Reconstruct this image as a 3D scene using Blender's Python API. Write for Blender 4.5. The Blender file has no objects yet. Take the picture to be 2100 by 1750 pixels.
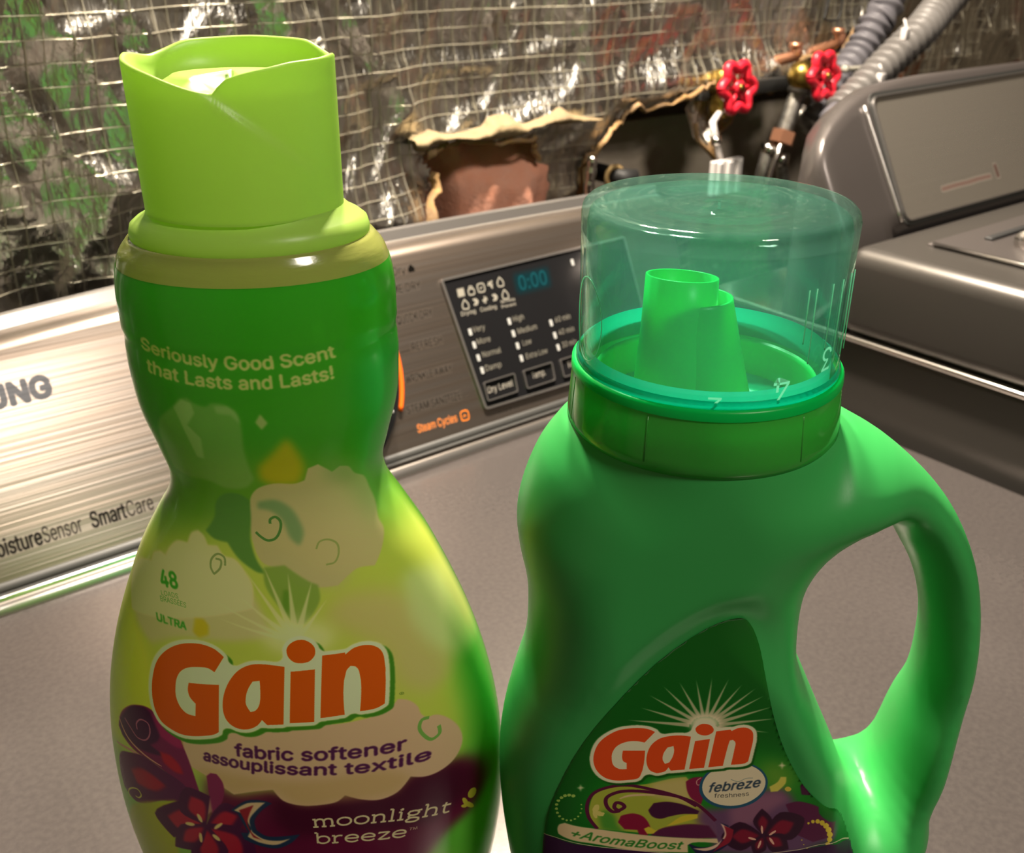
import bpy, bmesh, math, random, json, os
import numpy as np
from math import sin, cos, pi, radians, hypot, sqrt
from mathutils import Vector, Matrix
random.seed(3); rng=np.random.default_rng(5)
SC=bpy.context.scene; COL=SC.collection
# ------------------------------------------------------------------ camera, world, lights, exposure
TZ=.95                                   # height of the dryer's top above the floor
YAW=radians(37.5)
cam=bpy.data.cameras.new('camera'); co=bpy.data.objects.new('camera',cam); COL.objects.link(co)
co.location=(0,0,.30+TZ); co.rotation_euler=(radians(90-26),0,-YAW)
cam.sensor_width=36; cam.lens=2050/2100*36; cam.clip_start=.01
cam.dof.use_dof=True; cam.dof.focus_distance=.25; cam.dof.aperture_fstop=28
SC.camera=co
w=bpy.data.worlds.new('world'); SC.world=w; w.use_nodes=True
w.node_tree.nodes['Background'].inputs[0].default_value=(1,.80,.6,1); w.node_tree.nodes['Background'].inputs[1].default_value=.03
def area(name,loc,target,size,power,color,shape='DISK'):
    d=bpy.data.lights.new(name,'AREA'); d.shape=shape; d.size=size; d.energy=power; d.color=color
    o=bpy.data.objects.new(name,d); COL.objects.link(o); o.location=(loc[0],loc[1],loc[2]+TZ)
    v=Vector(target)-Vector(loc); o.rotation_euler=v.to_track_quat('-Z','Y').to_euler(); return o
WARM=(1,.87,.71)
area('hanging_bulb_light',(.50,.56,.86),(.25,.30,0),.07,30,WARM)
area('hanging_bulb_light',(.36,.62,.90),(.25,.30,0),.07,20,WARM)
area('ceiling_lamp_light',(.30,-.85,1.44),(.25,.40,0),.32,20,(1,.90,.78))
SC.view_settings.view_transform='Standard'; SC.view_settings.look='None'; SC.view_settings.gamma=1
SC.view_settings.use_curve_mapping=False; SC.view_settings.exposure=-.36
SC.cycles.max_bounces=12; SC.cycles.transparent_max_bounces=16; SC.cycles.transmission_bounces=10; SC.cycles.diffuse_bounces=6
SC.cycles.caustics_reflective=False; SC.cycles.caustics_refractive=False; SC.cycles.sample_clamp_indirect=4

# ------------------------------------------------------------------ helpers
def srgb(h):
    if isinstance(h,str): h=[int(h[i:i+2],16)/255 for i in (0,2,4)]
    return tuple(c/12.92 if c<=.04045 else ((c+.055)/1.055)**2.4 for c in h)
def nodes(m): 
    m.use_nodes=True; nt=m.node_tree; nt.nodes.clear(); return nt
def N(nt,t,**k):
    n=nt.nodes.new(t)
    for a,b in k.items():
        if a in n.inputs: n.inputs[a].default_value=b
        else: setattr(n,a,b)
    return n
def setin(n,**k):
    for a,b in k.items(): n.inputs[a.replace('_',' ')].default_value=b
def mat(name,color,rough=.5,metal=0,trans=0,coat=0,bump=None,spec=.5,emit=0,noise=None,img=None,aniso=None):
    """procedural surface: principled, optionally mixed with a translucent shell, a bump noise, a colour noise, a print"""
    m=bpy.data.materials.new(name); nt=nodes(m); L=nt.links
    out=N(nt,'ShaderNodeOutputMaterial'); p=N(nt,'ShaderNodeBsdfPrincipled')
    c=srgb(color)+(1,) if isinstance(color,str) else tuple(color)+(1,)
    p.inputs['Base Color'].default_value=c; p.inputs['Roughness'].default_value=rough; p.inputs['Metallic'].default_value=metal
    p.inputs['Coat Weight'].default_value=coat; p.inputs['Coat Roughness'].default_value=.08; p.inputs['Specular IOR Level'].default_value=spec
    csock=None
    tc=N(nt,'ShaderNodeTexCoord')
    if noise:                                                     # (scale xyz, colour, amount)
        mp=N(nt,'ShaderNodeMapping'); mp.inputs['Scale'].default_value=noise[0]; L.new(tc.outputs['Object'],mp.inputs[0])
        nz=N(nt,'ShaderNodeTexNoise'); nz.inputs['Scale'].default_value=1; nz.inputs['Detail'].default_value=5; L.new(mp.outputs[0],nz.inputs['Vector'])
        rp=N(nt,'ShaderNodeMapRange'); rp.inputs[1].default_value=.35; rp.inputs[2].default_value=.65; rp.inputs[4].default_value=noise[2]; L.new(nz.outputs[0],rp.inputs[0])
        mx=N(nt,'ShaderNodeMixRGB'); mx.inputs[1].default_value=c; mx.inputs[2].default_value=srgb(noise[1])+(1,); L.new(rp.outputs[0],mx.inputs[0]); csock=mx.outputs[0]
    if img:                                                       # print baked in this script on the surface's own coordinates
        uv=N(nt,'ShaderNodeUVMap'); it=N(nt,'ShaderNodeTexImage'); it.image=img; it.extension='EXTEND'; L.new(uv.outputs[0],it.inputs[0])
        mx=N(nt,'ShaderNodeMixRGB'); mx.inputs[1].default_value=c
        if csock: L.new(csock,mx.inputs[1])
        L.new(it.outputs['Alpha'],mx.inputs[0]); L.new(it.outputs['Color'],mx.inputs[2]); csock=mx.outputs[0]
        if metal: 
            rr=N(nt,'ShaderNodeMath',operation='MULTIPLY_ADD'); L.new(it.outputs['Alpha'],rr.inputs[0]); rr.inputs[1].default_value=0; rr.inputs[2].default_value=rough; L.new(rr.outputs[0],p.inputs['Roughness']); sp=N(nt,'ShaderNodeMath',operation='MULTIPLY_ADD'); L.new(it.outputs['Alpha'],sp.inputs[0]); sp.inputs[1].default_value=-.4; sp.inputs[2].default_value=.5; L.new(sp.outputs[0],p.inputs['Specular IOR Level'])
            mm=N(nt,'ShaderNodeMath',operation='MULTIPLY_ADD'); L.new(it.outputs['Alpha'],mm.inputs[0]); mm.inputs[1].default_value=-metal; mm.inputs[2].default_value=metal; L.new(mm.outputs[0],p.inputs['Metallic'])
    if csock: L.new(csock,p.inputs['Base Color'])
    bs=None
    if bump:                                                      # (scale xyz, strength, distance)
        mp=N(nt,'ShaderNodeMapping'); mp.inputs['Scale'].default_value=bump[0]; L.new(tc.outputs['Object'],mp.inputs[0])
        nz=N(nt,'ShaderNodeTexNoise'); nz.inputs['Scale'].default_value=1; nz.inputs['Detail'].default_value=6; L.new(mp.outputs[0],nz.inputs['Vector'])
        b=N(nt,'ShaderNodeBump'); b.inputs['Strength'].default_value=bump[1]; b.inputs['Distance'].default_value=bump[2]; L.new(nz.outputs[0],b.inputs['Height']); L.new(b.outputs[0],p.inputs['Normal'])
    if emit: p.inputs['Emission Color'].default_value=c; p.inputs['Emission Strength'].default_value=emit
    if trans:
        t=N(nt,'ShaderNodeBsdfTranslucent'); t.inputs[0].default_value=c
        if csock: L.new(csock,t.inputs[0])
        mix=N(nt,'ShaderNodeMixShader'); mix.inputs[0].default_value=trans; L.new(p.outputs[0],mix.inputs[1]); L.new(t.outputs[0],mix.inputs[2]); L.new(mix.outputs[0],out.inputs[0])
    else: L.new(p.outputs[0],out.inputs[0])
    return m
class Thing:
    pass
def thing(name,label,cat,base=(0,0,0),rotz=0,group=None):
    o=bpy.data.objects.new(name,None); COL.objects.link(o); o.empty_display_size=.02
    o.location=(base[0],base[1],base[2]+TZ); o.rotation_euler=(0,0,rotz); o['label']=label; o['category']=cat
    if group: o['group']=group
    t=Thing(); t.o=o; t.base=np.array(base,float); return t
def mk(name,V,F,m,parent=None,local=False,smooth=True,label=None,kind=None,uv=None,auto=None,off=None):
    """mesh object; V in scene metres relative to the dryer top, or in the parent's own frame when local"""
    V=np.asarray(V,float)
    b=np.zeros(3)
    if parent is None: V=V+np.array([0,0,TZ])
    elif not local: V=V-(parent.base if isinstance(parent,Thing) else parent['_b'])
    me=bpy.data.meshes.new(name); me.from_pydata([tuple(v) for v in V],[],[tuple(int(i) for i in f) for f in F]); me.materials.append(m)
    if smooth: me.polygons.foreach_set('use_smooth',[True]*len(me.polygons))
    if uv is not None:
        ul=me.uv_layers.new(name='UVMap'); li=np.empty(len(me.loops),int); me.loops.foreach_get('vertex_index',li); ul.data.foreach_set('uv',np.asarray(uv,float)[li].ravel())
    o=bpy.data.objects.new(name,me); COL.objects.link(o)
    if parent is not None: o.parent=parent.o if isinstance(parent,Thing) else parent
    if label: o['label']=label
    if kind: o['kind']=kind
    if auto:
        bm=bmesh.new(); bm.from_mesh(me); bmesh.ops.recalc_face_normals(bm,faces=bm.faces)
        for e in bm.edges:
            if len(e.link_faces)==2 and e.calc_face_angle(0)>radians(auto): e.smooth=False
        bm.to_mesh(me); bm.free()
    return o
def sub(parent_obj,name,V,F,m,base,**k):
    """a sub-part: V in scene metres, base = the thing's base"""
    o=mk(name,np.asarray(V,float)-np.array(base),F,m,parent_obj,local=True,**k); return o
def loft(rings,closed=True,cap0=False,cap1=False):
    n=len(rings[0]); V=[p for r in rings for p in r]; F=[]
    for i in range(len(rings)-1):
        for j in range(n if closed else n-1):
            k=(j+1)%n; F.append((i*n+j,i*n+k,(i+1)*n+k,(i+1)*n+j))
    if cap0: F.append(tuple(range(n))[::-1])
    if cap1: F.append(tuple((len(rings)-1)*n+j for j in range(n)))
    return V,F
def lathe(prof,c=(0,0),n=64,b=1.0,cap0=False,cap1=False):
    return loft([[(c[0]+r*cos(2*pi*j/n),c[1]+b*r*sin(2*pi*j/n),z) for j in range(n)] for r,z in prof],True,cap0,cap1)
def join(*vf):
    V=[];F=[]
    for v,f in vf:
        k=len(V); V+=list(v); F+=[tuple(i+k for i in q) for q in f]
    return V,F
def catmull(P,n=8):
    P=[np.array(p,float) for p in P]; o=[]
    for i in range(len(P)-1):
        a=P[max(i-1,0)];b=P[i];c=P[i+1];d=P[min(i+2,len(P)-1)]
        for k in range(n):
            t=k/n;o.append(.5*((2*b)+(c-a)*t+(2*a-5*b+4*c-d)*t*t+(3*b-a-3*c+d)*t**3))
    o.append(P[-1]); return o
def tube(P,r,n=12,caps=True,rf=None):
    P=[np.array(p,float) for p in P]; rings=[]; up=np.array([0,0,1.])
    T=[P[min(i+1,len(P)-1)]-P[max(i-1,0)] for i in range(len(P))]; T=[t/(np.linalg.norm(t)+1e-12) for t in T]
    a=np.cross(T[0],up); 
    if np.linalg.norm(a)<.1: a=np.cross(T[0],[1,0,0])
    a/=np.linalg.norm(a)
    for i,p in enumerate(P):
        a=a-T[i]*(a@T[i]); a/=np.linalg.norm(a); b=np.cross(T[i],a); rr=r if rf is None else rf(i)
        rings.append([tuple(p+rr*(cos(2*pi*j/n)*a+sin(2*pi*j/n)*b)) for j in range(n)])
    return loft(rings,True,caps,caps)
def box(x0,x1,y0,y1,z0,z1,bev=0,seg=3):
    bm=bmesh.new(); bmesh.ops.create_cube(bm,size=1)
    for v in bm.verts: v.co=Vector(((x0+x1)/2+v.co.x*(x1-x0),(y0+y1)/2+v.co.y*(y1-y0),(z0+z1)/2+v.co.z*(z1-z0)))
    if bev: bmesh.ops.bevel(bm,geom=bm.edges[:],offset=bev,segments=seg,profile=.5,affect='EDGES')
    bm.verts.ensure_lookup_table(); V=[tuple(v.co) for v in bm.verts]; F=[tuple(v.index for v in f.verts) for f in bm.faces]; bm.free(); return V,F
def xf(vf,fn): return [tuple(fn(np.array(v))) for v in vf[0]],vf[1]
def rrect(x0,x1,z0,z1,r,n=5):
    o=[]
    for cx,cz,a in ((x1-r,z0+r,-90),(x1-r,z1-r,0),(x0+r,z1-r,90),(x0+r,z0+r,180)):
        for k in range(n+1): t=radians(a+90*k/n); o.append((cx+r*cos(t),cz+r*sin(t)))
    return o
def hashn(ix,iz,seed):
    h=(ix.astype(np.int64)*374761393+iz.astype(np.int64)*668265263+seed*974711)&0x7fffffff
    h=((h^(h>>13))*1274126177)&0x7fffffff; return ((h^(h>>16))&0xffff)/65535.
def vnoise(x,z,seed=0):
    x=np.asarray(x,float);z=np.asarray(z,float);ix=np.floor(x);iz=np.floor(z);fx=x-ix;fz=z-iz;fx=fx*fx*(3-2*fx);fz=fz*fz*(3-2*fz)
    a=hashn(ix,iz,seed);b=hashn(ix+1,iz,seed);c=hashn(ix,iz+1,seed);d=hashn(ix+1,iz+1,seed)
    return (a*(1-fx)+b*fx)*(1-fz)+(c*(1-fx)+d*fx)*fz
def fbm(x,z,seed=0,o=4):
    s=0;a=.5
    for k in range(o): s=s+a*vnoise(x*2**k,z*2**k,seed+k*7); a*=.5
    return s/(1-.5**o)
def ridge(x,z,seed=0): return 1-np.abs(2*vnoise(x,z,seed)-1)
# shared shape functions (cm, bottle-local: x right, y away from viewer, z up from the base)
LP=[(0,4.9,2.6),(.25,5.2,2.9),(1.5,5.45,3.1),(3.5,5.82,3.4),(5.5,6.02,3.5),(7.4,6.02,3.5),(9,5.88,3.45),(10.7,5.56,3.35),(12.5,5.02,3.15),(14,4.42,2.95),(15,3.96,2.75),(16,3.38,2.55),(16.7,2.96,2.45),(17.3,2.84,2.4),(18.1,3.02,2.45),(19.3,3.34,2.6),(20.3,3.42,2.65),(21.5,3.43,2.7),(22.3,3.42,2.7),(22.9,3.33,2.62),(23.3,3.18,2.5),(23.55,2.98,2.35)]
_z=np.array([p[0] for p in LP]);_a=np.array([p[1] for p in LP]);_b=np.array([p[2] for p in LP])
def hermite(x,xs,ys):
    m=np.gradient(ys,xs); i=np.clip(np.searchsorted(xs,x,side='right')-1,0,len(xs)-2)
    h=xs[i+1]-xs[i]; t=np.clip((x-xs[i])/h,0,1)
    return (2*t**3-3*t**2+1)*ys[i]+(t**3-2*t**2+t)*h*m[i]+(-2*t**3+3*t**2)*ys[i+1]+(t**3-t**2)*h*m[i+1]
def left_ab(z): return hermite(z,_z,_a),hermite(z,_z,_b)
# right jug: outline in the bottle plane
OUT=[(-3.2,22),(-3.2,19.6),(-3.45,19.2),(-4.02,18.4),(-4.42,17.4),(-4.6,16.49),(-4.54,15.61),(-4.33,14.55),(-4.28,13.45),(-4.36,12.23),(-4.69,10.96),(-5.0,9.47),(-5.11,8.08),(-5.04,6.35),(-4.8,4.3),(-4.5,2),(-4.35,.6),(-4.2,.1),(-3.9,0),(6.0,0),(6.4,.15),(6.7,.6),(7.1,2),(7.4,3.89),(7.40,4.9),(7.46,5.3),(7.80,5.7),(7.84,6.3),(7.73,7.12),(7.98,8.37),(8.16,10.27),(8.22,11.81),(8.0,13.61),(7.56,15.16),(6.84,16.56),(5.95,17.63),(4.83,18.58),(3.7,19.25),(3.2,19.6),(3.2,22)]
HOLE=[(4.86,16.5),(3.8,16.0),(3.2,15.0),(3.0,13.6),(3.05,12.4),(3.55,11.3),(4.1,10.1),(4.75,8.7),(5.25,7.6),(5.85,7.15),(6.35,7.8),(6.6,9.5),(6.78,11.2),(6.68,12.9),(6.25,14.4),(5.6,15.6)]
def smooth_poly(P,n=4):
    P=np.array(P,float);N=len(P);o=[]
    for i in range(N):
        a,b,c,d=P[i-1],P[i],P[(i+1)%N],P[(i+2)%N]
        for k in range(n):
            t=k/n;o.append(.5*((2*b)+(c-a)*t+(2*a-5*b+4*c-d)*t*t+(3*b-a-3*c+d)*t**3))
    return np.array(o)
def sdist(P,x,z):
    """signed distance, positive inside polygon"""
    P=np.asarray(P);d2=np.full(x.shape,1e9);ins=np.zeros(x.shape,bool)
    for i in range(len(P)):
        ax,az=P[i-1];bx,bz=P[i];ex,ez=bx-ax,bz-az
        t=np.clip(((x-ax)*ex+(z-az)*ez)/(ex*ex+ez*ez+1e-12),0,1)
        d2=np.minimum(d2,(x-ax-t*ex)**2+(z-az-t*ez)**2)
        c=((az>z)!=(bz>z)); 
        if abs(ez)>1e-9: ins^=c&(x<ax+(z-az)*ex/ez)
    d=np.sqrt(d2);return np.where(ins,d,-d)
def sst(a,b,x):
    t=np.clip((x-a)/(b-a),0,1);return t*t*(3-2*t)
LABEL=[(.74,15.14),(.01,14.84),(-1.11,13.8),(-2.25,12.2),(-3.07,10.6),(-3.67,8.75),(-3.85,7.37),(-3.9,5),(-3.6,2.5),(-2.9,1.3),(-1,1.1),(3.0,1.1),(4.6,1.3),(5.3,2.5),(5.4,4.5),(4.95,6.8),(4.3,8.3),(3.76,8.85),(3.06,9.65),(2.42,10.85),(1.99,12.02),(1.71,13.04),(1.44,14.13),(1.1,14.9)]
OUTS=smooth_poly(OUT,3);HOLES=smooth_poly(HOLE,3);LABELS=smooth_poly(LABEL,3)
def jug_fields(x,z):
    """rounding coordinate u (0 at the outline, 1 on the flat) and half thickness T on the bottle plane"""
    do=sdist(OUTS,x,z);dh=-sdist(HOLES,x,z)
    up=sst(14.5,19,z);right=sst(4.6,6.2,x)
    hand=sst(4.0,6.2,x)*sst(7.0,11,z)*(1-sst(18,20,z))
    T=(3.1+.15*up)*(1-hand)+1.75*hand
    Ro=(2.3+.95*up)*(1-.5*hand)*(1-.45*sst(4,0,z))
    Rh=.95+.85*right*sst(5.5,13,z)+1.5*sst(10,6.5,z)*sst(3.4,5.6,x)+1.9*sst(12,15,z)
    uo=do/Ro;uh=dh/Rh
    k=.34;h=np.clip(.5+.5*(uh-uo)/k,0,1);u=uh*(1-h)+uo*h-k*h*(1-h)
    T=T-.20*sst(-.85,.0,sdist(LABELS,x,z))*(1-.6*hand)
    return u,T
def jug_F(x,y,z,f):
    u,T=f
    return np.sqrt((1-np.minimum(u,1.0))**2+(y/T)**2+1e-9)-1

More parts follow.
